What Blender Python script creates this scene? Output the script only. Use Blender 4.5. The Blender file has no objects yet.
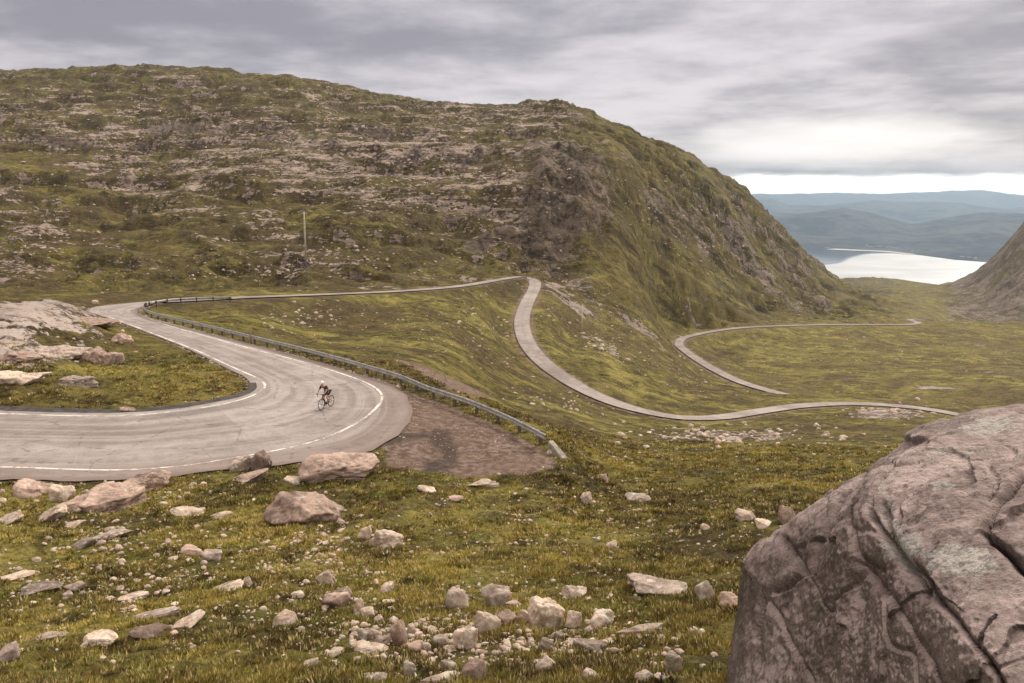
import bpy, bmesh, math, random
import numpy as np
from mathutils import Vector, Matrix
random.seed(7); np.random.seed(7)
R = math.radians
S = bpy.context.scene
COL = S.collection

# ------------------------------------------------------------------ camera
F = 887.0; CX, CY = 512.0, 341.5
PITCH = math.atan((CY-190.0)/F)
cam_d = bpy.data.cameras.new('camera'); cam = bpy.data.objects.new('camera', cam_d); COL.objects.link(cam)
cam_d.sensor_width = 36.0; cam_d.lens = F/1024*36.0
cam_d.clip_start = 0.2; cam_d.clip_end = 90000
cam.location = (0, 0, 0); cam.rotation_euler = (math.pi/2-PITCH, 0, 0)
S.camera = cam

# ------------------------------------------------------------------ light
SUN_EL, SUN_AZ = R(33), R(36)          # azimuth clockwise from the view direction (+Y)
S.view_settings.view_transform = 'Standard'; S.view_settings.look = 'None'
S.view_settings.gamma = 1.0; S.view_settings.exposure = 0.92
S.view_settings.use_curve_mapping = False
sun_d = bpy.data.lights.new('sun', 'SUN'); sun = bpy.data.objects.new('sun', sun_d); COL.objects.link(sun)
sun_d.energy = 1.5; sun_d.angle = R(10); sun_d.color = (1.0, 0.92, 0.79)
sun.rotation_euler = (math.pi/2-SUN_EL, 0, math.pi-SUN_AZ)

class NT:
    """small node-tree writer"""
    def __init__(s, tree):
        s.t = tree; tree.nodes.clear()
    def n(s, typ, ins=None, **kw):
        nd = s.t.nodes.new(typ)
        for k, v in kw.items(): setattr(nd, k, v)
        for k, v in (ins or {}).items(): s.put(nd.inputs[k], v)
        return nd
    def put(s, sock, v):
        if hasattr(v, 'outputs'): v = v.outputs[0]
        if isinstance(v, bpy.types.NodeSocket): s.t.links.new(v, sock)
        else:
            if isinstance(v, (tuple, list)) and len(v) == 3 and sock.type == 'RGBA': v = (*v, 1)
            sock.default_value = v
    def m(s, op, a, b=0.0, c=None, clamp=False):
        nd = s.n('ShaderNodeMath', operation=op, use_clamp=clamp); s.put(nd.inputs[0], a); s.put(nd.inputs[1], b)
        if c is not None: s.put(nd.inputs[2], c)
        return nd.outputs[0]
    def ss(s, x, lo, hi, a=0.0, b=1.0):
        nd = s.n('ShaderNodeMapRange', interpolation_type='SMOOTHSTEP')
        for i, v in enumerate((x, lo, hi, a, b)): s.put(nd.inputs[i], v)
        return nd.outputs[0]
    def mix(s, f, a, b, blend='MIX'):
        nd = s.n('ShaderNodeMix', data_type='RGBA', blend_type=blend, clamp_factor=True)
        s.put(nd.inputs[0], f); s.put(nd.inputs[6], a); s.put(nd.inputs[7], b)
        return nd.outputs[2]
    def noise(s, vec, scale, detail=4, rough=0.55, dist=0.0):
        nd = s.n('ShaderNodeTexNoise'); s.put(nd.inputs['Vector'], vec)
        nd.inputs['Scale'].default_value = scale; nd.inputs['Detail'].default_value = detail
        nd.inputs['Roughness'].default_value = rough; nd.inputs['Distortion'].default_value = dist
        return nd.outputs[0]
    def mapv(s, vec, sc, rot=(0, 0, 0), loc=(0, 0, 0)):
        nd = s.n('ShaderNodeMapping'); s.put(nd.inputs[0], vec)
        nd.inputs['Scale'].default_value = sc; nd.inputs['Rotation'].default_value = rot; nd.inputs['Location'].default_value = loc
        return nd.outputs[0]

W = bpy.data.worlds.new('World'); S.world = W; W.use_nodes = True
w = NT(W.node_tree)
tc = w.n('ShaderNodeTexCoord'); sep = w.n('ShaderNodeSeparateXYZ', {0: tc.outputs['Generated']})
sky = w.n('ShaderNodeTexSky', sky_type='NISHITA', sun_disc=False, sun_elevation=SUN_EL, sun_rotation=SUN_AZ)
el = w.m('MAXIMUM', sep.outputs[2], 0.0)
den = w.m('ADD', el, 0.10)
cx = w.m('DIVIDE', sep.outputs[0], den); cy = w.m('DIVIDE', sep.outputs[1], den)
cv = w.n('ShaderNodeCombineXYZ', {0: cx, 1: cy, 2: 0.0})
c1 = w.noise(w.mapv(cv, (0.55, 0.55, 1), loc=(3.1, 1.7, 0)), 1.0, 5, 0.5, 0.15)
c2 = w.noise(w.mapv(cv, (1.7, 1.5, 1), loc=(8.3, 2.9, 0)), 1.0, 7, 0.58, 0.2)
c3 = w.noise(w.mapv(tc.outputs['Generated'], (3.2, 3.2, 15.0), loc=(0.7, 0.2, 0.9)), 1.0, 5, 0.55, 0.1)
cl = w.m('ADD', w.m('ADD', w.m('MULTIPLY', c1, 0.50), w.m('MULTIPLY', c2, 0.34)), w.m('MULTIPLY', c3, 0.16))
ccol = w.mix(w.ss(cl, 0.40, 0.60), (0.170, 0.156, 0.175), (0.410, 0.375, 0.390))
# thin place in the cloud where the sun glows through, low ahead
gd = Vector(((840-CX)/F, math.cos(PITCH), math.tan(R(2.9)))).normalized()
dx = w.m('MULTIPLY', w.m('SUBTRACT', sep.outputs[0], gd.x), 5.0)
dz = w.m('MULTIPLY', w.m('SUBTRACT', sep.outputs[2], gd.z), 30.0)
gl = w.m('ADD', w.m('MULTIPLY', dx, dx), w.m('MULTIPLY', dz, dz))
gl = w.m('MULTIPLY', w.ss(gl, 0.0, 1.0, 1.0, 0.0), w.ss(c3, 0.38, 0.58))
ccol = w.mix(w.m('MULTIPLY', gl, 0.7), ccol, (0.70, 0.66, 0.63))
zen = w.m('ADD', 1.0, w.m('MULTIPLY', w.ss(sep.outputs[2], 0.22, 0.9), 2.0))
zw = w.ss(sep.outputs[2], 0.22, 0.6)
zv = w.n('ShaderNodeCombineXYZ', {0: w.m('MULTIPLY', zen, w.m('ADD', 1.0, w.m('MULTIPLY', zw, 0.06))), 1: w.m('MULTIPLY', zen, w.m('ADD', 1.0, w.m('MULTIPLY', zw, 0.04))), 2: w.m('MULTIPLY', zen, w.m('ADD', 1.0, w.m('MULTIPLY', zw, -0.14)))})
ccol = w.mix(1.0, ccol, zv.outputs[0], 'MULTIPLY')
# darker rolled underside just above the clear strip
low = w.ss(sep.outputs[2], 0.010, 0.05, 0.80, 1.0)
lv = w.n('ShaderNodeCombineXYZ', {0: low, 1: low, 2: low})
ccol = w.mix(1.0, ccol, lv.outputs[0], 'MULTIPLY')
# clear pale strip along the horizon
edge = w.m('ADD', sep.outputs[2], w.m('MULTIPLY', w.m('SUBTRACT', w.noise(w.mapv(tc.outputs['Generated'], (9, 9, 60)), 1.0, 6, 0.6), 0.5), 0.022))
band = w.ss(edge, 0.0065, 0.0185, 1.0, 0.0)
hz = w.mix(w.ss(sep.outputs[2], -0.004, 0.010), (1.5, 1.55, 1.6), (1.9, 1.72, 1.55))
ccol = w.mix(band, ccol, hz)
bg1 = w.n('ShaderNodeBackground', {0: ccol, 1: 1.0})
bg2 = w.n('ShaderNodeBackground', {0: sky, 1: 0.08})
mx = w.n('ShaderNodeMixShader', {0: 0.06, 1: bg1, 2: bg2})
w.n('ShaderNodeOutputWorld', {0: mx})

# ------------------------------------------------------------------ numeric helpers
def ray(px, py):
    xc = (np.asarray(px, float)-CX)/F; yc = -(np.asarray(py, float)-CY)/F
    return xc, math.cos(PITCH)+yc*math.sin(PITCH), -math.sin(PITCH)+yc*math.cos(PITCH)
def P(px, py, Y):
    x, y, z = ray(px, py); return np.array([x*Y/y, Y, z*Y/y])
def proj(X, Y, Z):
    f = Y*math.cos(PITCH)-Z*math.sin(PITCH); u = Y*math.sin(PITCH)+Z*math.cos(PITCH)
    f = np.maximum(f, 1e-3)
    return CX+F*X/f, CY-F*u/f
def sstep(x, a, b):
    t = np.clip((x-a)/(b-a), 0, 1); return t*t*(3-2*t)
def _h(ix, iy, iz, seed):
    n = (ix.astype(np.int64)*374761393 + iy.astype(np.int64)*668265263 + iz*2147483647 + seed*1274126177) & 0xffffffff
    n = ((n ^ (n >> 13))*1274126177) & 0xffffffff
    n = (n ^ (n >> 16)); n = (n*2246822519) & 0xffffffff
    return (n ^ (n >> 15)) & 0xffff
def pn2(x, y, seed=0):
    ix = np.floor(x); iy = np.floor(y); fx = x-ix; fy = y-iy
    u = fx*fx*fx*(fx*(fx*6-15)+10); v = fy*fy*fy*(fy*(fy*6-15)+10)
    def g(i, j):
        a = _h(ix+i, iy+j, 0, seed)*(2*math.pi/65536); return np.cos(a)*(fx-i)+np.sin(a)*(fy-j)
    a = g(0, 0); b = g(1, 0); c = g(0, 1); d = g(1, 1)
    return (a+(b-a)*u+(c-a)*v+(a-b-c+d)*u*v)*1.4
def fbm(x, y, wl, oct=4, seed=0, gain=0.5):
    s = 0; a = 1; f = 1.0/wl
    for o in range(oct):
        s = s+a*pn2(x*f+o*17.3, y*f-o*9.1, seed+o*11); a *= gain; f *= 2.03
    return s
def ridged(x, y, wl, oct=4, seed=0):
    s = 0; a = 1; f = 1.0/wl
    for o in range(oct):
        s = s+a*(1-2.2*np.abs(pn2(x*f+o*7.3, y*f-o*3.1, seed+o*11))); a *= 0.5; f *= 2.1
    return s*0.5
def pn3(p, seed=0):
    i = np.floor(p); f = p-i; w_ = f*f*(3-2*f); r = 0
    for a in (0, 1):
        for b in (0, 1):
            for c in (0, 1):
                v = _h(i[:, 0]+a, i[:, 1]+b, (i[:, 2]+c).astype(np.int64), seed)/32768.0-1
                r = r+v*np.where(a, w_[:, 0], 1-w_[:, 0])*np.where(b, w_[:, 1], 1-w_[:, 1])*np.where(c, w_[:, 2], 1-w_[:, 2])
    return r
def fbm3(p, wl, oct=3, seed=0, gain=0.5):
    s = 0; a = 1; f = 1/wl
    for o in range(oct): s = s+a*pn3(p*f+o*5.7, seed+o*13); a *= gain; f *= 2.07
    return s
def spline(pts, step=1.0):
    """Catmull-Rom through rows of pts (any dimension), resampled"""
    p = np.array(pts, float); p = np.vstack([2*p[0]-p[1], p, 2*p[-1]-p[-2]]); out = []
    for i in range(1, len(p)-2):
        n = max(2, int(np.linalg.norm(p[i+1][:2]-p[i][:2])/step))
        t = np.arange(n)[:, None]/n
        a, b, c, d = p[i-1], p[i], p[i+1], p[i+2]
        out.append(0.5*((2*b)+(-a+c)*t+(2*a-5*b+4*c-d)*t**2+(-a+3*b-3*c+d)*t**3))
    out.append(p[-2][None]); return np.vstack(out)

# ------------------------------------------------------------------ scene-object helpers
def prop(o, label=None, cat=None, group=None, kind=None):
    if label: o['label'] = label
    if cat: o['category'] = cat
    if group: o['group'] = group
    if kind: o['kind'] = kind
    return o
def link(name, me, mats=(), parent=None, smooth=True):
    o = bpy.data.objects.new(name, me); COL.objects.link(o)
    for m in (mats if isinstance(mats, (list, tuple)) else [mats]): me.materials.append(m)
    if parent: o.parent = parent
    if smooth and len(me.polygons):
        me.polygons.foreach_set('use_smooth', np.ones(len(me.polygons), dtype=bool))
    return o
def mesh_np(name, verts, faces):
    """faces: (n,k) int array"""
    me = bpy.data.meshes.new(name); verts = np.asarray(verts, np.float32); faces = np.asarray(faces, np.int32)
    n, k = faces.shape
    me.vertices.add(len(verts)); me.vertices.foreach_set('co', verts.ravel())
    me.loops.add(n*k); me.loops.foreach_set('vertex_index', faces.ravel())
    me.polygons.add(n); me.polygons.foreach_set('loop_start', np.arange(0, n*k, k, dtype=np.int32))
    me.update(calc_edges=True); return me
def grid_faces(nr, nc):
    i = np.arange(nr-1)[:, None]*nc+np.arange(nc-1)[None]
    return np.stack([i, i+1, i+nc+1, i+nc], -1).reshape(-1, 4)
def attr(me, name, val):
    a = me.attributes.new(name, 'FLOAT', 'POINT'); a.data.foreach_set('value', np.asarray(val, np.float32).ravel())
def empty(name, loc, rz=0, **kw):
    o = bpy.data.objects.new(name, None); COL.objects.link(o); o.location = loc; o.rotation_euler = (0, 0, rz)
    o.empty_display_size = 0.3; return prop(o, **kw)
def tube(bm, a, b, r0, r1=None, seg=8, cap=True):
    a = Vector(a); b = Vector(b); r1 = r0 if r1 is None else r1
    q = (b-a).to_track_quat('Z', 'Y').to_matrix()
    A = []; B = []
    for i in range(seg):
        t = 2*math.pi*i/seg; v = q @ Vector((math.cos(t), math.sin(t), 0))
        A.append(bm.verts.new(a+v*r0)); B.append(bm.verts.new(b+v*r1))
    for i in range(seg): bm.faces.new((A[i], A[(i+1) % seg], B[(i+1) % seg], B[i]))
    if cap: bm.faces.new(A[::-1]); bm.faces.new(B)
def box(bm, c, s, rz=0):
    m = Matrix.Translation(c) @ Matrix.Rotation(rz, 4, 'Z') @ Matrix.Diagonal((*s, 1))
    bmesh.ops.create_cube(bm, size=1, matrix=m)
def from_bm(name, bm, mats, parent=None, smooth=False):
    me = bpy.data.meshes.new(name); bm.normal_update(); bm.to_mesh(me); bm.free()
    return link(name, me, mats, parent, smooth)

# ------------------------------------------------------------------ materials
def new_mat(name):
    m = bpy.data.materials.new(name); m.use_nodes = True; return m, NT(m.node_tree)
def finish(t, col, rough=0.9, bump=None, bstr=0.5, bdist=0.1, spec=0.25, metal=0.0):
    b = t.n('ShaderNodeBsdfPrincipled', {'Base Color': col, 'Roughness': rough, 'Metallic': metal, 'Specular IOR Level': spec})
    if bump is not None:
        bn = t.n('ShaderNodeBump', {'Height': bump, 'Strength': bstr, 'Distance': bdist}); t.put(b.inputs['Normal'], bn)
    t.n('ShaderNodeOutputMaterial', {0: b}); return b
def simple(name, c, rough=0.6, metal=0.0, var=0.12, scale=8):
    m, t = new_mat(name); tc = t.n('ShaderNodeTexCoord')
    n = t.noise(tc.outputs['Object'], scale, 4)
    c2 = tuple(x*(1-var*2.2) for x in c)
    finish(t, t.mix(t.ss(n, 0.3, 0.7), c2, c), rough, metal=metal); return m

def vegetation(t, P0, yellow, far=None):
    """olive, straw and heather colours mottled over a position socket"""
    a = t.noise(P0, 0.9, 9, 0.76, 0.3); b = t.noise(P0, 0.13, 9, 0.72, 0.4); c = t.noise(P0, 4.2, 6, 0.72, 0.3)
    big = t.noise(P0, 0.03, 9, 0.70, 0.4)
    col = t.mix(t.ss(a, 0.40, 0.56), (0.042, 0.031, 0.013), (0.185, 0.152, 0.040))
    col = t.mix(t.ss(b, 0.47, 0.60, 0.0, 0.75), col, t.mix(t.ss(c, 0.35, 0.65), (0.20, 0.165, 0.036), (0.50, 0.42, 0.13)))
    col = t.mix(t.ss(big, 0.47, 0.57, 0.0, 0.75), col, t.mix(t.ss(a, 0.4, 0.6), (0.055, 0.034, 0.020), (0.135, 0.085, 0.048)))
    gr = t.noise(t.mapv(P0, (1, 1, 1), loc=(3, 47, 2)), 0.5, 8, 0.72, 0.4)
    col = t.mix(t.ss(gr, 0.50, 0.62, 0.0, 0.65), col, t.mix(t.ss(c, 0.35, 0.6), (0.055, 0.062, 0.016), (0.165, 0.172, 0.036)))
    col = t.mix(t.m('MULTIPLY', yellow, t.ss(a, 0.34, 0.56, 0.35, 0.95)), col, t.mix(t.ss(c, 0.35, 0.65), (0.17, 0.14, 0.032), (0.40, 0.31, 0.095)))
    dk = t.noise(t.mapv(P0, (1, 1, 1), loc=(23, 9, 1)), 0.22, 9, 0.75, 0.3)
    col = t.mix(t.ss(dk, 0.50, 0.58, 0.0, 0.74), col, t.mix(t.ss(c, 0.38, 0.62), (0.036, 0.026, 0.014), (0.098, 0.074, 0.034)))
    f1 = t.noise(t.mapv(P0, (1, 1, 1), loc=(13, 4, 6)), 6.5, 3, 0.6); f2 = t.noise(t.mapv(P0, (1, 1, 1), loc=(5, 14, 6)), 1.6, 5, 0.7)
    col = t.mix(t.ss(f1, 0.66, 0.72, 0.0, 0.75), col, (0.36, 0.31, 0.20))
    col = t.mix(t.ss(f2, 0.62, 0.68, 0.0, 0.45), col, (0.33, 0.27, 0.18))
    col = t.mix(t.ss(f1, 0.28, 0.38, 0.6, 0.0), col, (0.030, 0.022, 0.012))
    g = b
    return col, g, c
def rockcol(t, P0, s=1.0, pink=0.5):
    a = t.noise(P0, 0.5*s, 8, 0.72, 0.6); b = t.noise(P0, 3.0*s, 8, 0.72, 0.3); c = t.noise(P0, 14*s, 5, 0.7)
    col = t.mix(t.ss(t.m('ADD', t.m('MULTIPLY', a, 0.5), t.m('MULTIPLY', b, 0.5)), 0.36, 0.62), (0.155, 0.118, 0.100), (0.47, 0.385, 0.335))
    l = t.noise(t.mapv(P0, (1, 1, 1), loc=(9, 5, 3)), 2.2*s, 6, 0.7, 0.2)
    col = t.mix(t.m('MULTIPLY', t.ss(l, 0.56, 0.66), 0.75), col, (0.56, 0.51, 0.46))
    col = t.mix(t.m('MULTIPLY', t.ss(c, 0.55, 0.7), 0.45), col, (0.10, 0.075, 0.065))
    return col, b, c

MT, t = new_mat('hillside ground')
geo = t.n('ShaderNodeNewGeometry'); Pp = geo.outputs['Position']
def A(name): return t.n('ShaderNodeAttribute', attribute_name=name).outputs['Fac']
rock_a, grav_a, yel_a, strat_a, damp_a, gul_a = A('rock'), A('gravel'), A('yellow'), A('strata'), A('damp'), A('gully')
vcol, g, gc = vegetation(t, Pp, yel_a)
rcol, rb, rc = rockcol(t, Pp, 0.35)
st = t.noise(t.mapv(Pp, (0.03, 0.03, 0.34)), 1.0, 9, 0.74, 0.6)
dq = t.n('ShaderNodeVectorMath', {0: Pp, 1: (0.155, 0.27, 0.89)}, operation='DOT_PRODUCT').outputs['Value']
ps_ = t.n('ShaderNodeSeparateXYZ', {0: Pp})
gu = t.noise(t.n('ShaderNodeCombineXYZ', {0: t.m('MULTIPLY', dq, 0.11), 1: t.m('MULTIPLY', ps_.outputs[0], 0.022), 2: t.m('MULTIPLY', ps_.outputs[1], 0.022)}), 1.0, 9, 0.70, 0.4)
mid = t.noise(Pp, 0.055, 10, 0.76, 0.3); fine = t.noise(Pp, 0.45, 8, 0.78, 0.2)
rn = t.m('ADD', t.m('ADD', t.m('MULTIPLY', t.m('SUBTRACT', st, 0.5), t.m('MULTIPLY', strat_a, 1.5)), t.m('MULTIPLY', t.m('SUBTRACT', mid, 0.5), 1.7)),
         t.m('ADD', t.m('MULTIPLY', t.m('SUBTRACT', fine, 0.5), 1.3), t.m('MULTIPLY', t.m('SUBTRACT', gu, 0.5), t.m('MULTIPLY', gul_a, 1.9))))
rv_ = t.m('ADD', rock_a, rn)
rmask = t.ss(rv_, 0.50, 0.565)
contact_shade = t.m('MULTIPLY', t.ss(rv_, 0.36, 0.49), 0.65)  # contact shade around the rock patches, painted into the ground colour
rdark = t.mix(t.ss(t.m('ADD', t.m('MULTIPLY', st, .5), t.m('MULTIPLY', fine, .5)), 0.44, 0.56), (0.036, 0.026, 0.019), (0.48, 0.37, 0.305))
rcolh = t.mix(strat_a, rcol, t.mix(0.8, rcol, rdark))
rcolh = t.mix(A('pale'), rcolh, t.mix(t.ss(t.m('ADD', t.m('MULTIPLY', fine, .6), t.m('MULTIPLY', st, .4)), 0.45, 0.55), (0.10, 0.072, 0.060), (0.62, 0.51, 0.455)))
vcol = t.mix(t.m('MULTIPLY', strat_a, t.ss(mid, 0.40, 0.55, 0.70, 0.08)), vcol, t.mix(t.ss(fine, 0.4, 0.58), (0.040, 0.029, 0.016), (0.125, 0.090, 0.050)))
cliff_and_ledge_shade = A('cliff')  # dark cliff rock, plus ledge shade painted on the steep steps
rcolh = t.mix(cliff_and_ledge_shade, rcolh, t.mix(t.ss(t.m('ADD', t.m('MULTIPLY', mid, 0.5), t.m('MULTIPLY', fine, 0.5)), 0.43, 0.58), (0.046, 0.034, 0.024), (0.250, 0.192, 0.145)))
# streaky grass on steep ground
vcol = t.mix(t.m('MULTIPLY', gul_a, t.ss(gu, 0.46, 0.62, 0.0, 0.75)), vcol, (0.165, 0.130, 0.055))
vcol = t.mix(t.m('MULTIPLY', gul_a, t.ss(gu, 0.38, 0.50, 0.85, 0.0)), vcol, (0.044, 0.033, 0.018))
vcol = t.mix(contact_shade, vcol, t.mix(t.ss(fine, 0.42, 0.6), (0.030, 0.021, 0.013), (0.085, 0.058, 0.032)))
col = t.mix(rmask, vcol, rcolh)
gn = t.noise(Pp, 3.0, 7, 0.7); gn2 = t.noise(Pp, 0.5, 4, 0.6)
gravel = t.mix(t.ss(gn, 0.38, 0.66), (0.155, 0.098, 0.075), (0.37, 0.275, 0.225))
gravel = t.mix(t.ss(gn2, 0.4, 0.7, 0.0, 0.5), gravel, (0.27, 0.18, 0.13))
gmask = t.ss(t.m('ADD', grav_a, t.m('MULTIPLY', t.m('SUBTRACT', fine, 0.5), 0.9)), 0.40, 0.60)
col = t.mix(gmask, col, gravel)
col = t.mix(t.m('MULTIPLY', damp_a, t.ss(gn2, 0.25, 0.55, 0.6, 0.95)), col, (0.062, 0.050, 0.043))
bh = t.m('ADD', t.m('MULTIPLY', fine, 0.7), t.m('MULTIPLY', gc, 0.3))
bh = t.m('ADD', bh, t.m('MULTIPLY', t.m('MULTIPLY', st, strat_a), 3.0))
bh = t.m('ADD', bh, t.m('MULTIPLY', t.m('MULTIPLY', t.m('ADD', mid, gu), t.m('ADD', gul_a, strat_a)), 2.5))
finish(t, col, 0.95, bh, 1.0, 0.8, spec=0.1)

def rock_material(name, tint, lich, s=1.0):
    m, t = new_mat(name); tc = t.n('ShaderNodeTexCoord'); oi = t.n('ShaderNodeObjectInfo')
    off = t.n('ShaderNodeVectorMath', operation='ADD'); t.put(off.inputs[0], t.n('ShaderNodeNewGeometry').outputs['Position'])
    rv = t.m('MULTIPLY', oi.outputs['Random'], 40.0); t.put(off.inputs[1], t.n('ShaderNodeCombineXYZ', {0: rv, 1: rv, 2: rv}))
    col, b, c = rockcol(t, off.outputs[0], s)
    col = t.mix(1.0, col, tint, 'MULTIPLY')
    l = t.noise(off.outputs[0], 3.1*s, 5, 0.65, 0.3)
    col = t.mix(t.m('MULTIPLY', t.ss(l, 0.66-0.16*lich, 0.72-0.10*lich), 0.8), col, (0.60, 0.56, 0.50))
    mo = t.noise(off.outputs[0], 1.7*s, 5, 0.6, 0.3)
    col = t.mix(t.m('MULTIPLY', t.ss(mo, 0.56, 0.68), 0.5), col, (0.085, 0.078, 0.040))
    v = t.m('ADD', 0.8, t.m('MULTIPLY', oi.outputs['Random'], 0.4)); vv = t.n('ShaderNodeCombineXYZ', {0: v, 1: v, 2: v})
    col = t.mix(1.0, col, vv.outputs[0], 'MULTIPLY')
    finish(t, col, 0.92, t.m('ADD', b, t.m('MULTIPLY', c, 0.5)), 0.8, 0.05, spec=0.2); return m
M_PINK = rock_material('pinkish sandstone', (1.25, 1.10, 1.03), 0.5)
M_GREY = rock_material('grey lichened stone', (1.12, 1.08, 1.03), 0.7, 1.6)
M_PALE = rock_material('pale stone', (1.60, 1.52, 1.38), 0.8, 1.6)
M_DARK = rock_material('dark stone', (0.62, 0.55, 0.52), 0.2)

# ------------------------------------------------------------------ terrain: control points (pixel column, row, forward distance) -> log-polar thin-plate spline
RP = lambda Y: -12.3-0.03*np.log1p(np.exp((Y-50)/6.0))*6.0        # height of the near road, falling gently away
def on_road(px, py, dz=0.0):
    x, y, z = ray(px, py); k = z/y; Y = 45.0
    for _ in range(60): Y = 0.5*Y+0.5*((RP(Y)+dz)/k)
    return np.array([x*Y/y, Y, k*Y])

ctrl = """
0 683 13|256 683 12|512 683 11.5|740 683 11|1024 683 10
0 640 16.5|256 640 15.5|512 640 14.6|740 640 14|1024 640 13
0 600 21|256 600 19.5|512 600 18.4|740 600 17.5|1024 600 16.5
0 540 28|256 540 27|512 540 26.5|740 540 26|1024 540 25
0 505 33.3|128 505 33.5|300 505 33|512 500 34.5|740 500 34|1024 500 33
0 440 42.9|150 440 42.9|300 430 44.8|-200 440 42.9|-200 500 34
450 440 43.2|400 470 38|500 462 40.8|560 470 39.5|440 480 37
640 470 47|740 470 45|860 470 44|1024 470 42
600 458 48|640 445 68|740 445 71|860 445 72|1024 445 68
700 432 93|800 432 97|870 425 108|640 427 103|900 415 130|1024 425 108
530 425 60|500 395 95|560 418 85|600 430 82|560 400 110
450 380 78|450 350 104|450 320 137|450 303 160|500 330 150|500 360 124
320 350 84|300 335 106|300 315 126|200 315 112|380 340 108|380 310 142|240 325 97
0 300 82|60 305 85|100 318 88|0 350 61|0 385 52.6|60 340 70|60 372 58|120 350 71|150 378 60|200 385 57|180 365 64|-100 300 82|-100 360 58
0 297 118|60 298 122|0 280 165|0 260 215|0 230 285|0 200 360|0 170 440|0 140 540|0 110 660|0 75 810
-200 297 118|-200 260 215|-200 200 360|-200 140 540|-200 75 810|-450 297 118|-450 260 215|-450 200 360|-450 140 540|-450 70 810
-450 440 42.9|-450 540 28|-450 640 16.5|-450 340 65
130 290 150|130 262 220|130 230 300|130 200 380|130 160 490|130 120 640|130 66 880
220 280 175|220 240 260|220 180 400|220 110 650|220 71 840
300 285 172|306 265 200|300 240 262|300 200 350|300 150 490|300 110 640|300 80 790
400 275 212|400 245 262|400 210 320|400 160 430|400 130 560|400 98 760
480 268 250|480 240 290|480 200 345|480 150 460|480 125 580|480 105 720
530 262 285|530 230 312|530 190 345|530 150 430|530 120 590|540 102 700
560 300 216|560 272 285|575 250 305|575 220 330|575 190 352|575 160 405|575 130 540|570 104 680
600 360 164|560 335 188|600 330 214|610 300 262|640 320 262|640 280 335|640 240 390|640 200 440|635 165 520|620 130 650
665 352 232|650 372 172|700 382 192|740 389 188|790 394 186|850 398 182|960 405 184|1024 408 190
679 354 300|740 400 228|850 412 220|960 420 220|1024 420 225
700 330 425|700 300 455|700 250 530|700 200 640|690 156 770
745 300 560|745 250 690|745 190 870
790 315 530|790 280 760|790 233 970
820 318 620|820 290 870|820 263 1060
850 310 760|850 284 1090
880 305 900|900 297 1200|900 289 1600|870 276.5 2300|900 280 2350|940 284.5 2350|985 285 2300|830 280 2300
900 360 380|1000 360 395|900 340 465|1000 340 490|960 322 640|1024 321 660|960 390 275|1024 395 262|860 385 285|800 360 380|800 340 440
960 326 800|1024 330 800
961 309 1080|975 299 1150|991 283 1200|1003 265 1210|1024 236 1230|1100 150 1250|1250 80 1250|1450 40 1200
1000 320 980|1024 300 1050|1024 270 1130|1450 330 640|1450 380 300|1450 425 108|1450 470 42|1450 540 25|1450 640 13
1100 320 900|1250 300 900|1100 220 1150
0 100 1300|300 110 1250|560 150 1050|700 205 1150|790 275 1400|820 292 1500|-450 100 1300|1024 290 1900|1250 150 1900
0 190 3500|400 200 3200|700 250 2800|800 290 2800|-450 190 3500|1450 190 3500
870 300 3400|940 305 3400|1000 305 3400|1100 290 3400|830 302 3200
""".replace('\n', '|').split('|')
ctrl = [tuple(map(float, c.split())) for c in ctrl if c.strip()]
pts = [P(*c) for c in ctrl]
for az in (-46, -20, 0, 20, 46):
    for r_, z_ in ((1.2, -1.75), (3, -2.6), (6, -4.4)):
        pts.append(np.array([r_*math.sin(R(az)), r_*math.cos(R(az)), z_]))

ROAD2 = [P(*c) for c in [(160, 301.5, 116), (240, 297.5, 128), (320, 294.5, 146), (400, 291, 170), (460, 286, 195), (500, 279.5, 226), (522, 276.8, 240),
    (534, 281, 238), (534, 289, 224), (527, 303, 200), (522, 320, 180), (526, 340, 163), (541, 360, 150), (568, 380, 140), (598, 396, 135), (634, 408.5, 132),
    (678, 417, 132), (720, 417, 137), (761, 411, 146), (802, 405.5, 156), (850, 403.5, 165), (900, 406, 170), (950, 413, 170), (1010, 428, 166)]]
ROAD3 = [P(*c) for c in [(850, 410, 226), (800, 398.5, 246), (740, 381.5, 290), (705, 364, 330), (686, 351, 365), (679, 343.5, 390), (688, 336.5, 412), (730, 328.8, 445),
    (780, 325.8, 475), (850, 324.3, 510), (905, 324.6, 535), (918, 322.6, 555), (910, 319.6, 590), (925, 319.4, 625), (945, 323.2, 650), (970, 330, 690)]]
for q in (ROAD2, ROAD3):
    for p in q: pts.append(p)
EA = [(-150, 405), (0, 408), (60, 409.5), (120, 410.5), (170, 406.5), (205, 401), (235, 395), (248, 389), (250, 383), (243, 376), (228, 369), (203, 356), (175, 343.5), (148, 333), (122, 323), (103, 316.5), (88, 311), (97, 306.5), (128, 303)]
EB = [(-150, 487), (0, 480), (70, 481), (150, 478), (220, 470), (300, 463), (372, 450), (405, 427), (411, 407), (403, 392), (384, 382), (345, 370), (300, 356.5), (252, 344.5), (207, 332.8), (168, 322.5), (145, 316), (138, 311.5), (146, 306.5)]
EA3 = [on_road(*c) for c in EA]; EB3 = [on_road(*c) for c in EB]
EA3.append(ROAD2[0]+np.array([0.3, 1.6, 0])); EB3.append(ROAD2[0]+np.array([-0.3, -1.6, 0]))
for p in EA3[::2]+EB3[::2]: pts.append(p-np.array([0, 0, .05]))
for c in [(430, 397), (470, 410), (500, 424), (530, 437), (552, 449), (450, 455)]: pts.append(on_road(*c))
pts = np.array(pts)
AZS = 4.0
def logpolar(X, Y):
    return np.arctan2(X, Y)*AZS, 0.5*np.log(np.maximum(X*X+Y*Y, 1e-6))
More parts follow.
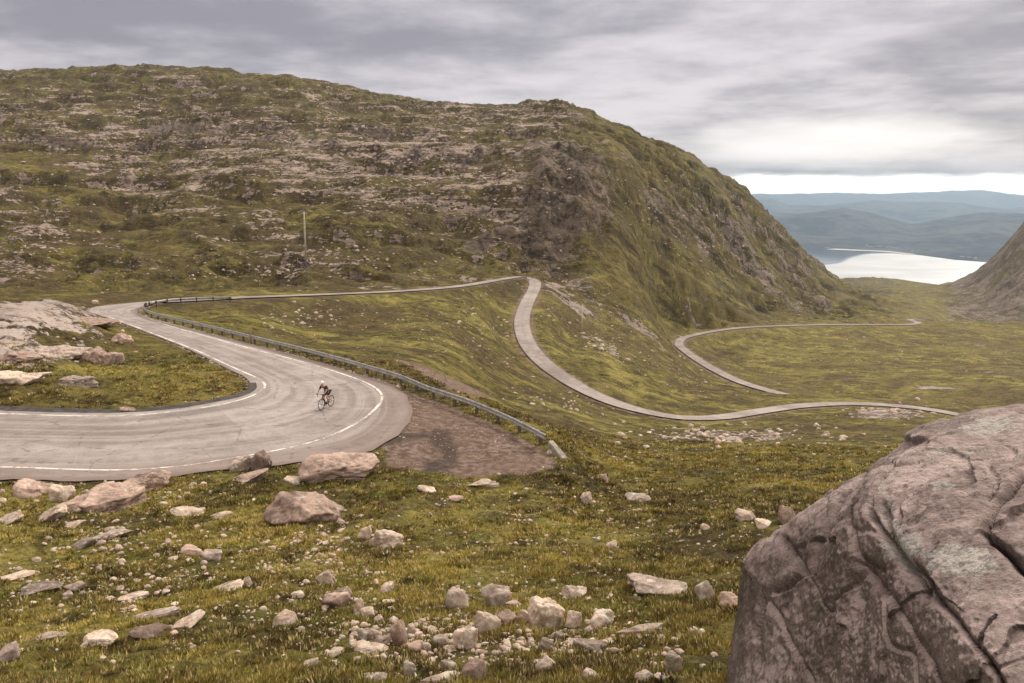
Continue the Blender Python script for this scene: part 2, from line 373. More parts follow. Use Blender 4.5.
ca, cu = logpolar(pts[:, 0], pts[:, 1]); cT = pts[:, 2]/np.hypot(pts[:, 0], pts[:, 1])
def tk(d2): return 0.5*d2*np.log(d2+1e-12)
n = len(ca); D2 = (ca[:, None]-ca)**2+(cu[:, None]-cu)**2
K = tk(D2)+np.eye(n)*2e-4; Q = np.c_[np.ones(n), ca, cu]
Mx = np.block([[K, Q], [Q.T, np.zeros((3, 3))]])
sol = np.linalg.solve(Mx, np.r_[cT, np.zeros(3)])
NA_, NU_ = 420, 640
ga = np.linspace(R(-48)*AZS, R(48)*AZS, NA_); gu_ = np.linspace(math.log(1.0), math.log(4200), NU_)
TAB = np.zeros((NU_, NA_))
for i, uu in enumerate(gu_):
    d2 = (ga[:, None]-ca)**2+(uu-cu)**2
    TAB[i] = tk(d2) @ sol[:n]+sol[n]+sol[n+1]*ga+sol[n+2]*uu
def Tbase(a, u):
    fa = np.clip((a-ga[0])/(ga[1]-ga[0]), 0, NA_-1.001); fu = np.clip((u-gu_[0])/(gu_[1]-gu_[0]), 0, NU_-1.001)
    i = fa.astype(int); j = fu.astype(int); x = fa-i; y = fu-j
    return (TAB[j, i]*(1-x)+TAB[j, i+1]*x)*(1-y)+(TAB[j+1, i]*(1-x)+TAB[j+1, i+1]*x)*y

# ---- road surfaces sampled into lookup fields
def ribbon(Apts, Bpts, step, across):
    L = spline(np.hstack([np.array(Apts), np.array(Bpts)]), step)
    v = np.linspace(0, 1, across)[None, :, None]
    return L[:, None, :3]*(1-v)+L[:, None, 3:]*v
def width_ribbon(C, halfw, step, across):
    L = spline(C, step); d = np.gradient(L[:, :2], axis=0); d /= np.linalg.norm(d, axis=1)[:, None]
    nrm = np.c_[-d[:, 1], d[:, 0], np.zeros(len(L))]
    v = np.linspace(1, -1, across)[None, :, None]
    return L[:, None, :]+nrm[:, None, :]*halfw*v
RIB1 = ribbon(EA3, EB3, 0.5, 34)
RIB1[..., 2] = np.where(RIB1[..., 1] < 104, RP(RIB1[..., 1]), RIB1[..., 2])
RIB2 = width_ribbon(ROAD2, 1.6, 1.2, 7)
RIB3 = width_ribbon(ROAD3, 2.0, 2.5, 6)
_jx = fbm(RIB1[:, -1, 0], RIB1[:, -1, 1], 1.6, 3, 91)*0.22
for k_ in (-1, -2):
    dv = RIB1[:, k_, :2]-RIB1[:, k_-4, :2]; dv /= np.linalg.norm(dv, axis=1)[:, None]+1e-9; RIB1[:, k_, :2] += dv*(_jx*(1 if k_ == -1 else .4))[:, None]
def field(rib, cell, pad):
    p = rib.reshape(-1, 3); x0, y0 = p[:, 0].min()-pad, p[:, 1].min()-pad; x1, y1 = p[:, 0].max()+pad, p[:, 1].max()+pad
    gx = np.arange(x0, x1, cell); gy = np.arange(y0, y1, cell); D = np.zeros((len(gy), len(gx))); Z = np.zeros_like(D)
    for i, yy in enumerate(gy):
        d = (gx[:, None]-p[:, 0])**2+(yy-p[:, 1])**2; D[i] = np.sqrt(d.min(1))
        wgt = 1/(d+0.02)**2; Z[i] = (wgt*p[:, 2]).sum(1)/wgt.sum(1)
    return x0, y0, cell, D, Z
def look(f, X, Y):
    x0, y0, c, D, Z = f; fx = (X-x0)/c; fy = (Y-y0)/c; ny, nx = D.shape
    ins = (fx >= 0) & (fy >= 0) & (fx < nx-1) & (fy < ny-1)
    fx = np.clip(fx, 0, nx-1.001); fy = np.clip(fy, 0, ny-1.001); i = fx.astype(int); j = fy.astype(int); x = fx-i; y = fy-j
    def s(M): return (M[j, i]*(1-x)+M[j, i+1]*x)*(1-y)+(M[j+1, i]*(1-x)+M[j+1, i+1]*x)*y
    return np.where(ins, s(D), 1e3), s(Z)
FLD = [(field(RIB1, 0.5, 6), 0.30, 2.8, 0.07), (field(RIB2, 1.0, 12), 0.6, 9.0, 0.16), (field(RIB3, 2.0, 24), 0.9, 18.0, 0.35)]
# pull-off of bare gravel between the road and the end of the barrier
PULL = np.array([on_road(*c)[:2] for c in [(384, 382), (430, 396), (470, 409), (505, 423), (535, 438), (562, 453), (565, 468), (520, 474), (470, 478), (420, 470), (380, 466), (372, 440)]])
def poly_sd(X, Y, poly):
    """signed distance, negative inside"""
    d = np.full(X.shape, 1e9); ins = np.zeros(X.shape, bool); m = len(poly)
    for i in range(m):
        ax, ay = poly[i]; bx, by = poly[(i+1) % m]; ex, ey = bx-ax, by-ay
        tt = np.clip(((X-ax)*ex+(Y-ay)*ey)/(ex*ex+ey*ey), 0, 1)
        d = np.minimum(d, np.hypot(X-ax-tt*ex, Y-ay-tt*ey))
        c = ((ay > Y) != (by > Y)) & (X < (bx-ax)*(Y-ay)/(by-ay+1e-12)+ax); ins ^= c
    return np.where(ins, -d, d)

def terrain(X, Y, masks=False):
    X = np.asarray(X, float); Y = np.asarray(Y, float); shp = X.shape; X = X.ravel(); Y = Y.ravel()
    r = np.hypot(X, Y); a, u = logpolar(X, Y)
    h0 = r*Tbase(a, u)
    px, py = proj(X, Y, h0)
    # world-scale zones
    hill = sstep(r, 125, 185)*(1-sstep(px, 545, 640))*sstep(h0+0.135*r, 0, 8)      # terraced front
    face = sstep(px, 540, 640)*sstep(r, 200, 330)*(1-sstep(py-305, 0, 30)*1.0)*(1-sstep(px, 860, 930))
    right = sstep(px, 925, 965)*sstep(r, 700, 950)
    flat = sstep(px, 700, 800)*sstep(r, 230, 300)*(1-face)*(1-right)
    h = h0.copy()
    k = 1-0.75*flat
    h += k*fbm(X, Y, 70, 3, 1)*(3.2*sstep(r, 260, 520)*(1-0.6*sstep(r, 1300, 2200)))
    h += k*fbm(X, Y, 24, 3, 2)*(1.9*sstep(r, 110, 320))
    h += k*fbm(X, Y, 8, 3, 3)*(0.40*sstep(r, 55, 160)+0.6*sstep(r, 180, 330))*(1-sstep(r, 900, 1500))
    h += fbm(X, Y, 3.2, 3, 4)*0.22*sstep(r, 14, 34)*(1-sstep(r, 150, 300))
    h += (1-2.2*np.abs(pn2(X/1.1, Y/1.1, 5)))*0.10*(1-sstep(r, 60, 110))+fbm(X, Y, 0.8, 2, 7)*0.05*(1-sstep(r, 40, 80))
    h += fbm(X, Y, 0.45, 2, 6)*0.05*(1-sstep(r, 25, 45))
    # rock ledges: terraces of uneven height that dip gently to the right
    def terrace(hh, step, sharp, seed):
        q = (hh+0.05*X+fbm(X, Y, 120, 3, seed)*6)/step; i = np.floor(q); f = q-i
        s = np.where(f < sharp, 0.25*f/sharp, 0.25+0.75*(f-sharp)/(1-sharp)); return (s-f)*step
    h += hill*(1.7*terrace(h+fbm(X, Y, 45, 3, 24)*5, 12, 0.60, 21)+1.3*terrace(h+fbm(X, Y, 25, 3, 25)*2.5, 4.6, 0.55, 22))*np.clip(0.7+0.9*fbm(X, Y, 90, 3, 23), 0, 1.3)
    # gullied right-hand face
    c_, s_ = math.cos(R(33)), math.sin(R(33)); al = X*s_+Y*c_; ac = X*c_-Y*s_
    dip = 0.174*X+0.303*Y
    h += face*fbm(X, Y, 34, 3, 31)*2.2
    h += face*(terrace(h+dip+fbm(X, Y, 60, 3, 38)*7, 17, 0.62, 39)*2.0+terrace(h+dip+fbm(X, Y, 25, 3, 40)*3, 5.5, 0.55, 42)*1.3)*np.clip(.6+fbm(X, Y, 80, 2, 48), 0, 1.2)
    crag = face*sstep(0.9*pn2(X/60, Y/60, 41)+1.0*sstep(px, 615, 660)*(1-sstep(px, 800, 860))*sstep(py-0.62*(px-620), 105, 135)*(1-sstep(py-0.62*(px-620), 190, 225)), 0.45, 1.0)
    h += crag*(ridged(X, Y, 26, 4, 33)*5.5+terrace(h+dip+fbm(X, Y, 30, 3, 37)*6, 13, 0.5, 34)*1.3)
    # buttressed gorge cliff left of the face
    cl = sstep(px, 505, 545)*(1-sstep(px, 600, 640))*sstep(py, 128, 160)*(1-sstep(py, 235, 268))*sstep(r, 260, 300)
    h += cl*(ridged(X, Y/3, 14, 3, 35)*5.0)
    h += right*(ridged(X, Y, 80, 4, 36)*9-9)
    # broken outcrop inside the near bend and slabs by the second road
    oc = np.exp(-(((px-35)/100)**2+((py-336)/40)**2)**1.5)*(r < 100)*(r > 45)
    h += oc*0.9*(terrace(h*1.0+fbm(X, Y, 9, 3, 43)*1.2, 0.8, 0.6, 44))+oc*ridged(X, Y, 3.2, 4, 45)*0.32+oc*ridged(X, Y/2.5, 1.3, 3, 46)*0.10
    # gravel pull-off is level
    sd = poly_sd(X, Y, PULL); pw = 1-sstep(sd, 0.0, 2.0)
    h = h*(1-pw)+pw*(RP(Y)-0.12+fbm(X, Y, 2.0, 2, 47)*0.05)
    road_d = np.full(X.shape, 1e3)
    for f, off, fall, sink in FLD:
        d, z = look(f, X, Y); wgt = 1-sstep(d, off, fall); h = h*(1-wgt)+wgt*(z-sink)
        road_d = np.minimum(road_d, d/(fall/2.8))
    h = np.maximum(h, -520)
    if not masks: return h.reshape(shp)
    if X.size > 5000:
        HH = h.reshape(shp); RR = r.reshape(shp); gr_ = np.gradient(HH, axis=0)/np.maximum(np.gradient(RR, axis=0), 1e-6)
        steep = np.clip(gr_, 0, 4).ravel()
    else: steep = np.zeros(X.shape)
    rock = 0.14+0.10*fbm(X, Y, 60, 3, 51)
    rock = rock+hill*(0.14+0.13*sstep(py, 60, 130)*(1-sstep(py, 200, 250)))+crag*0.30+cl*0.34+right*0.35-face*0.04
    rock += oc*0.52+oc*0.38*fbm(X, Y, 7, 3, 52)
    def blob(bx, by, sx, sy, amt, rot=0):
        q = R(rot); ux = (px-bx)*math.cos(q)+(py-by)*math.sin(q); uy = -(px-bx)*math.sin(q)+(py-by)*math.cos(q)
        return amt*np.exp(-((ux/sx)**2+(uy/sy)**2))
    rock += blob(50, 312, 70, 12, .35)+blob(725, 436, 100, 8, .42)+blob(890, 412, 45, 7, .5)+blob(340, 255, 60, 12, .25)+blob(290, 268, 30, 6, .35, -25)+blob(600, 345, 30, 7, .4, 30)
    rock += blob(300, 318, 45, 14, .22)+blob(500, 330, 60, 30, .18)+blob(420, 190, 110, 22, .07)+blob(330, 150, 120, 25, .10)+blob(40, 240, 60, 20, .15)+blob(575, 305, 40, 8, .35, 40)
    rock -= blob(110, 205, 130, 16, .40, 28)+blob(330, 215, 90, 14, .3, 15)+blob(600, 265, 90, 16, .25, 40)
    rock += blob(930, 388, 35, 3, .6)+blob(985, 345, 30, 3, .5)+blob(1000, 372, 40, 3, .5)+blob(780, 360, 40, 3, .4)+blob(690, 300, 60, 8, .35, 38)+blob(610, 298, 80, 9, .48, 40)+blob(740, 240, 60, 18, .12, 40)
    rock -= 0.12*flat
    rock -= 0.22*sstep(-np.abs(r-25), -18, -8)
    grav = np.where(sd < 2.0, 1-sstep(sd, -1.6, 0.8), 0.0)
    grav = np.maximum(grav, 0.55*(1-sstep(road_d, 0.1, 0.8)))
    grav = np.maximum(grav, blob(450, 384, 80, 8, .75, 24)*(r < 90))
    yel = np.exp(-(((px-205)/42)**2+((py-385)/17)**2))*(r < 75)*1.0+0.35*np.exp(-((py-392)/9)**2)*(px < 240)*(r < 75)
    yel = yel+0.35*blob(170, 275, 230, 25, 1, 0)*(r > 105)*sstep(fbm(X, Y, 40, 3, 61), 0.0, 0.5)+0.35*flat*sstep(fbm(X, Y, 30, 3, 62), 0.0, .5)
    rock += blob(700, 225, 110, 24, .08, 38)-blob(650, 262, 130, 14, .25, 38)-blob(640, 165, 40, 25, .2, 30)
    yel += .5*blob(650, 262, 140, 14, 1, 38)+.35*blob(630, 150, 60, 18, 1, 35)+.6*blob(110, 205, 140, 13, 1, 28)*sstep(fbm(X, Y, 26, 3, 64), -.3, .3)+.35*blob(620, 265, 110, 10, 1, 42)+.4*blob(545, 300, 30, 14, 1, 20)+.25*blob(700, 460, 170, 14, 1)
    da = np.hypot((px-425)/30, (py-449)/17)+0.25*fbm(X, Y, 3, 3, 63)
    w1 = 4*fbm(X, Y, 1.6, 3, 63); w2 = 3*fbm(X, Y, 1.3, 3, 65)
    damp = np.zeros(X.shape)
    for (qx, qy, ax_, ay_, qr) in ((405, 437, 30, 4, -8), (440, 438, 12, 11, 20), (449, 453, 7, 13, 0), (436, 466, 17, 6, -15)):
        q = R(qr); ux = (px+w1-qx)*math.cos(q)+(py+w2-qy)*math.sin(q); uy = -(px+w1-qx)*math.sin(q)+(py+w2-qy)*math.cos(q)
        damp = np.maximum(damp, sstep(2.0-(ux/ax_)**2-(uy/ay_)**2, 0, 1.8))
    damp = damp*(r < 60)*0.75
    rock += hill*0.35*sstep(steep, .75, 1.3)+right*(0.14+0.2*fbm(X, Y, 160, 3, 53))
    strata = np.clip(hill*1.1, 0, 1); gul = np.clip(face*1.1+0.25*right, 0, 1); cliff = np.clip(crag*0.55+cl*1.3+blob(590, 190, 30, 60, .5, -25)*(r > 250)+blob(600, 290, 110, 9, .6, 38)*(r > 240)+right*1.0+0.1*face+hill*0.8*sstep(steep, .9, 1.5), 0, 1)  # cliff: dark rock zones; its steep term paints shade on ledge faces
    pale = np.clip(oc*1.0+blob(725, 436, 110, 12, .7)+blob(890, 412, 60, 10, .7)+blob(600, 345, 40, 12, .6)+blob(300, 262, 60, 16, .5), 0, 1)
    return h.reshape(shp), dict(pale=pale, rock=rock, gravel=grav, yellow=np.clip(yel, 0, 1), strata=strata, damp=np.clip(damp, 0, 1), gully=gul, cliff=cliff)  # cliff holds dark cliff rock and the painted ledge shade

# ---- one terrain sheet: dense in front of the viewer, coarse all round
az_in = np.linspace(R(-36), R(36), 1250)
az_out = np.linspace(R(36), R(324), 90)[1:-1]
azs = np.r_[az_in, az_out, R(324)]
us = []
u = math.log(1.2)
while u < math.log(4200):
    rr = math.exp(u); us.append(u)
    d = 0.0085
    if rr < 8: d = 0.03
    elif 9 < rr < 60: d = 0.0055
    elif 130 < rr < 950: d = 0.0042
    elif rr > 2500: d = 0.02
    u += d
us = np.array(us); rs = np.exp(us)
Xg = rs[:, None]*np.sin(azs)[None]; Yg = rs[:, None]*np.cos(azs)[None]
H, MK = terrain(Xg, Yg, True)
nr, nc = Xg.shape
ground_faces = grid_faces(nr, nc)
wrap = np.arange(nr-1)*nc
# close the ring (last column to first) and the hole under the viewer
me = mesh_np('terrain', np.c_[np.r_[Xg.ravel(), 0], np.r_[Yg.ravel(), 0], np.r_[H.ravel(), -1.7]],
             np.vstack([ground_faces, np.stack([np.arange(nr-1)*nc+nc-1, np.arange(nr-1)*nc, (np.arange(nr-1)+1)*nc, (np.arange(nr-1)+1)*nc+nc-1], -1)]))
for k_, v_ in MK.items(): attr(me, k_, np.r_[v_, 0])
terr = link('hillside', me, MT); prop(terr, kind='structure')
print('terrain verts', len(me.vertices))

SLOPE = H/rs[:, None]
def hit(px, py, ymin=8.0, ymax=2500.0):
    """first point of the ground along the sight line through a pixel"""
    x, y, z = ray(px, py); az = math.atan2(x, y); T = z/math.hypot(x, y)
    c = int(np.clip(round((az-azs[0])/(az_in[1]-az_in[0])), 0, len(az_in)-1)); i0 = int(np.searchsorted(rs, ymin))
    m = SLOPE[i0:, c] > T; i = i0+(int(np.argmax(m)) if m.any() else len(rs)-i0-1)
    a, b_ = SLOPE[i-1, c]-T, SLOPE[i, c]-T; f = 0 if b_ == a else min(1, max(0, -a/(b_-a))); r = rs[i-1]+(rs[i]-rs[i-1])*f
    return Vector((r*math.sin(az), r*math.cos(az), float(H[i-1, c]+(H[i, c]-H[i-1, c])*f)))

# ------------------------------------------------------------------ roads
MR, t = new_mat('worn tarmac')
uv = t.n('ShaderNodeUVMap'); Pp = t.n('ShaderNodeNewGeometry').outputs['Position']
n1 = t.noise(t.mapv(uv.outputs[0], (0.06, 9, 1)), 1.0, 5, 0.6, 0.2); n2 = t.noise(Pp, 0.35, 5, 0.6, 0.5); n3 = t.noise(Pp, 9, 4, 0.7); n4 = t.noise(Pp, 2.0, 5, 0.6)
q = t.m('ADD', t.m('ADD', t.m('MULTIPLY', n1, 0.45), t.m('MULTIPLY', n2, 0.35)), t.m('MULTIPLY', n4, 0.2))
col = t.mix(t.ss(q, 0.38, 0.62), (0.225, 0.190, 0.176), (0.41, 0.355, 0.332))
pt = t.n('ShaderNodeTexVoronoi', {'Vector': t.mapv(uv.outputs[0], (0.16, 3.0, 1)), 'Scale': 1.0}).outputs['Color']
col = t.mix(t.ss(t.n('ShaderNodeSeparateColor', {0: pt}).outputs[0], 0.74, 0.76, 0.0, 0.30), col, (0.17, 0.145, 0.135))
trk = t.noise(t.mapv(uv.outputs[0], (0.02, 14, 1), loc=(3, 1, 0)), 1.0, 4, 0.6, 0.3)
col = t.mix(t.ss(trk, 0.50, 0.66, 0.0, 0.45), col, (0.48, 0.42, 0.385))
col = t.mix(t.ss(n3, 0.45, 0.7, 0.0, 0.45), col, (0.15, 0.125, 0.115))
vo = t.n('ShaderNodeTexVoronoi', {'Vector': t.mapv(Pp, (1, 1, 1)), 'Scale': 0.28}, feature='DISTANCE_TO_EDGE')
crk = t.ss(t.m('ADD', vo.outputs[0], t.m('MULTIPLY', t.m('SUBTRACT', n4, 0.5), 0.12)), 0.0, 0.010, 0.5, 0.0)
col = t.mix(crk, col, (0.12, 0.10, 0.09))
# darker broken margin along both edges of the ribbon
sv = t.n('ShaderNodeSeparateXYZ', {0: uv.outputs[0]}); e = t.m('MULTIPLY', t.m('ABSOLUTE', t.m('SUBTRACT', sv.outputs[1], 0.5)), 2.0)
col = t.mix(t.ss(t.m('ADD', e, t.m('MULTIPLY', t.m('SUBTRACT', n4, 0.5), 0.15)), 0.90, 1.0, 0.0, 0.55), col, (0.16, 0.115, 0.095))
col = t.mix(t.ss(t.m('ADD', sv.outputs[1], t.m('MULTIPLY', t.m('SUBTRACT', n4, 0.5), 0.06)), 0.80, 0.88, 0.0, 0.5), col, (0.20, 0.145, 0.12))
finish(t, col, 0.9, n3, 0.3, 0.02, spec=0.2)
MR2, t = new_mat('single track tarmac')
uv = t.n('ShaderNodeUVMap'); Pp = t.n('ShaderNodeNewGeometry').outputs['Position']
n2 = t.noise(Pp, 0.12, 7, 0.7, 0.5); n4 = t.noise(Pp, 1.0, 6, 0.7)
col = t.mix(t.ss(t.m('ADD', t.m('MULTIPLY', n2, .6), t.m('MULTIPLY', n4, .4)), 0.38, 0.62), (0.22, 0.185, 0.168), (0.38, 0.33, 0.30))
sv = t.n('ShaderNodeSeparateXYZ', {0: uv.outputs[0]}); e = t.m('MULTIPLY', t.m('ABSOLUTE', t.m('SUBTRACT', sv.outputs[1], 0.5)), 2.0)
col = t.mix(t.ss(e, 0.0, 0.28, 0.35, 0.0), col, (0.24, 0.19, 0.17))
col = t.mix(t.ss(e, 0.86, 0.97, 0.0, 0.5), col, (0.17, 0.12, 0.085))
finish(t, col, 0.9, n4, 0.3, 0.02, spec=0.2)
def ribbon_mesh(name, rib, m, dz=0.0, kind='structure'):
    nr, nc, _ = rib.shape; v = rib.reshape(-1, 3).copy(); v[:, 2] += dz
    me = mesh_np(name, v, grid_faces(nr, nc))
    L = np.r_[0, np.cumsum(np.linalg.norm(np.diff(rib[:, nc//2], axis=0), axis=1))]
    U = np.stack(np.broadcast_arrays(L[:, None], np.linspace(0, 1, nc)[None]), -1).reshape(-1, 2)
    idx = np.empty(len(me.loops), np.int32); me.loops.foreach_get('vertex_index', idx)
    me.uv_layers.new(name='UVMap').data.foreach_set('uv', U[idx].astype(np.float32).ravel())
    o = link(name, me, m); 
    if me.polygons[0].normal.z < 0: me.flip_normals()
    return prop(o, kind=kind)
ribbon_mesh('hairpin_road', RIB1, MR)
ribbon_mesh('single_track_road', RIB2, MR2, 0.02)
ribbon_mesh('valley_road', RIB3, MR2, 0.02)
M_LINE, t = new_mat('worn white road paint'); Pp = t.n('ShaderNodeNewGeometry').outputs['Position']
nn = t.noise(Pp, 3.5, 5, 0.7); n5 = t.noise(Pp, 0.5, 4, 0.6)
q = t.m('ADD', t.m('MULTIPLY', nn, .5), t.m('MULTIPLY', n5, .5))
finish(t, t.mix(t.ss(q, 0.45, 0.56), (0.74, 0.70, 0.64), (0.33, 0.28, 0.25)), 0.8)
def line(name, pix, wdt):
    C = [on_road(*c) for c in pix]; rib = width_ribbon(C, wdt/2, 0.5, 2); rib[..., 2] = RP(rib[..., 1])
    return ribbon_mesh(name, rib, M_LINE, 0.008)
line('edge_line', [(-150, 476), (-60, 469), (0, 467), (60, 469), (120, 470), (180, 466), (230, 458.5), (290, 447.5), (330, 436), (360, 421), (377, 407), (382, 398), (378, 390), (362, 381), (330, 370), (290, 358.5), (250, 348.5), (205, 336), (168, 325.5), (150, 319)], 0.17)
line('edge_line', [(-150, 410), (0, 413.5), (60, 415.5), (120, 416), (170, 412), (210, 406.5), (240, 400), (258, 393), (265, 386), (260, 379.5), (246, 373), (228, 365), (200, 352), (175, 342), (148, 331.5), (125, 322.8), (108, 316.5)], 0.17)
# dark wet gutter between the inner line and the grass
gA = [on_road(*c) for c in [(-150, 402), (0, 406), (60, 408), (120, 409), (170, 405.5), (207, 400), (236, 394), (248, 388.5), (249, 383)]]
gB = [on_road(*c) for c in [(-150, 406), (0, 410.5), (60, 412.3), (120, 412.6), (172, 409), (212, 402.6), (243, 396), (256, 389), (256, 382.5)]]
M_GUT = simple('damp dark tarmac', (0.085, 0.072, 0.066), 0.7, var=0.3, scale=2)
gr = ribbon(gA, gB, 0.5, 3); gr[..., 2] = RP(gr[..., 1]); ribbon_mesh('gutter', gr, M_GUT, 0.006)

# ------------------------------------------------------------------ loch and far shore
MW, t = new_mat('loch water'); Pp = t.n('ShaderNodeNewGeometry').outputs['Position']
wn = t.noise(t.mapv(Pp, (0.0006, 0.0015, 1)), 1.0, 3, 0.5, 0.6)
sx = t.n('ShaderNodeSeparateXYZ', {0: Pp})
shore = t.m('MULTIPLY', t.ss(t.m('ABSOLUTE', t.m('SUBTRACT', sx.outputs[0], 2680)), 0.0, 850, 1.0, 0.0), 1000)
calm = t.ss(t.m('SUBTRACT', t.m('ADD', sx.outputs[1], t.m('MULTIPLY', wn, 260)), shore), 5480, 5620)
b = finish(t, t.mix(calm, t.mix(t.ss(t.noise(t.mapv(Pp, (0.0011, 0.0016, 1)), 1.0, 5, 0.6, 0.5), 0.35, 0.65), (0.30, 0.31, 0.33), (0.52, 0.51, 0.50)), (0.02, 0.04, 0.08)), t.m('ADD', 0.42, t.m('MULTIPLY', calm, -0.36)), t.noise(Pp, 0.05, 3), 0.15, 1.0, spec=0.6)  # bright sky sheen of the ruffled water is put into its pale colour
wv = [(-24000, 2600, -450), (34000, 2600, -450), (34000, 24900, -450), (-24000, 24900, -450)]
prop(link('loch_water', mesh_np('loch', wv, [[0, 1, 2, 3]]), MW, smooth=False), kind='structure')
MH, t = new_mat('distant moor and wood'); Pp = t.n('ShaderNodeNewGeometry').outputs['Position']
a_ = t.noise(Pp, 0.0016, 6, 0.62, 0.5); b_ = t.noise(Pp, 0.009, 6, 0.65)
col = t.mix(t.ss(t.m('ADD', t.m('MULTIPLY', a_, .6), t.m('MULTIPLY', b_, .4)), 0.42, 0.6), (0.008, 0.011, 0.024), (0.075, 0.080, 0.074))  # dark tone is blued: haze tint put into the hill colour
finish(t, col, 0.95, b_, 0.5, 20, spec=0.1)
def crest(px, tab): return np.interp(px, [a for a, _ in tab], [b for _, b in tab])
C1 = [(400, 214), (760, 213), (800, 212), (845, 209), (865, 213), (890, 219), (915, 225), (945, 219), (985, 214), (1024, 216), (1300, 210)]
C2 = [(400, 200), (770, 199), (790, 206), (830, 206), (850, 203.5), (880, 201), (930, 202), (960, 204), (1000, 209), (1024, 209), (1300, 200)]
C3 = [(400, 190), (770, 194), (840, 193), (880, 193.5), (940, 192), (985, 190), (1024, 194), (1300, 188)]
SH = [(400, 250), (830, 248), (880, 250), (930, 256), (960, 260), (1000, 263), (1300, 262)]
azf = np.linspace(R(-4), R(40), 520); rf = np.exp(np.linspace(math.log(4600), math.log(25000), 420))
Xf = rf[:, None]*np.sin(azf); Yf = rf[:, None]*np.cos(azf)
pxf = CX+F*np.tan(azf)/math.cos(PITCH)*1.0
pxf = np.broadcast_to(pxf, Xf.shape)
def zrow(row, Y): x, y, z = ray(CX, row); return z/y*Y
ysh = -450/((lambda r_: ray(CX, r_)[2]/ray(CX, r_)[1])(crest(pxf, SH)))
def kk(rows): x, y, z = ray(CX, rows); return z/y
z1 = kk(crest(pxf, C1))*9200; z2 = kk(crest(pxf, C2))*15000; z3 = kk(crest(pxf, C3))*22000
kn = [(0, -500+0*z1), (ysh-80, -462+0*z1), (ysh+60, -446+0*z1), (ysh+500, -432+0*z1), (9200+0*z1, z1), (11200+0*z1, z1-190), (15000+0*z1, z2), (18000+0*z1, z2-290), (22000+0*z1, z3), (24500+0*z1, -500+0*z1)]
Hf = np.full(Xf.shape, -500.0)
for (ya, za), (yb, zb) in zip(kn[:-1], kn[1:]):
    tt = (Yf-ya)/(yb-ya); s_ = tt*tt*(3-2*tt) if True else tt
    Hf = np.where((tt >= 0) & (tt < 1), za+(zb-za)*s_, Hf)
Hf += ridged(Xf, Yf, 1900, 5, 71)*55*sstep(Yf-ysh, 300, 2200)-25*sstep(Yf-ysh, 300, 2200)
Hf += fbm(Xf, Yf, 300, 3, 72)*9*sstep(Yf-ysh, 60, 700)
prop(link('distant_hills', mesh_np('far', np.c_[Xf.ravel(), Yf.ravel(), Hf.ravel()], grid_faces(*Xf.shape)), MH), kind='structure')
# pale shingle spit
M_BEACH = simple('pale shingle', (0.55, 0.52, 0.47), 0.9, scale=0.01)
c = [np.r_[P(a, b, 450/abs(kk(b)))] for a, b in [(831, 249.2), (845, 250.0), (860, 250.6), (878, 251.4), (895, 252.4), (915, 254.5)]]
rb_ = width_ribbon(c, 65, 60, 5); rb_[..., 2] = -447.5
prop(ribbon_mesh('shore', rb_, M_BEACH), kind='structure')
M_HW = simple('white harling', (0.78, 0.77, 0.74), 0.8); M_HR = simple('slate', (0.12, 0.12, 0.13), 0.7)
def cottage_meshes():
    bm = bmesh.new(); box(bm, (0, 0, 2.6), (16, 8, 5.2)); wall = bm
    bm2 = bmesh.new()
    v = [bm2.verts.new(p) for p in [(-8.4, -4.5, 5.2), (8.4, -4.5, 5.2), (8.4, 4.5, 5.2), (-8.4, 4.5, 5.2), (-8.4, 0, 8.6), (8.4, 0, 8.6)]]
    for f in [(0, 1, 5, 4), (2, 3, 4, 5), (0, 4, 3), (1, 2, 5), (3, 2, 1, 0)]: bm2.faces.new([v[i] for i in f])
    return wall, bm2
cot = None
cr = random.Random(3)
for i, (a, b) in enumerate([(825, 246.4), (827.5, 246.0), (867, 245.6), (871, 246.3), (889, 247), (893, 247.6), (897, 248), (912, 250.4), (962, 256), (969, 256.6), (975, 257.4), (935, 252), (880, 246.4)]):
    x, y, z = ray(a, b); Y = 436/abs(z/y)
    rz = cr.uniform(-.5, .5)
    if cot is None:
        cot = empty('cottage', (0, 0, 0)); wl, rf_ = cottage_meshes(); from_bm('wall', wl, M_HW, cot); from_bm('roof', rf_, M_HR, cot); o = cot
    else:
        o = cot.copy(); COL.objects.link(o)
        for ch in cot.children: cc = ch.copy(); COL.objects.link(cc); cc.parent = o
    X = x/y*Y; zz = -446.0
    j = int(np.clip(np.searchsorted(rf, math.hypot(X, Y)), 1, len(rf)-1)); i2 = int(np.clip(np.searchsorted(azf, math.atan2(X, Y)), 1, len(azf)-1))
    o.location = (X, Y, min(Hf[j, i2], Hf[j-1, i2-1])-0.5); o.rotation_euler = (0, 0, rz); o.scale = (1.6, 1.4, 1.4)
    prop(o, 'tiny white house on the far shore of the loch', 'house', 'white houses along the far shore of the loch')

# haze over everything
MZ, t = new_mat('thin sea haze')
vs = t.n('ShaderNodeVolumePrincipled', {'Color': (0.60, 0.79, 1.0, 1), 'Density': 0.000050, 'Anisotropy': 0.3})
out = t.n('ShaderNodeOutputMaterial'); t.t.links.new(vs.outputs[0], out.inputs['Volume'])
bm = bmesh.new(); box(bm, (5000, 11500, -150), (60000, 27200, 760)); hz_o = from_bm('haze', bm, MZ); prop(hz_o, kind='stuff')

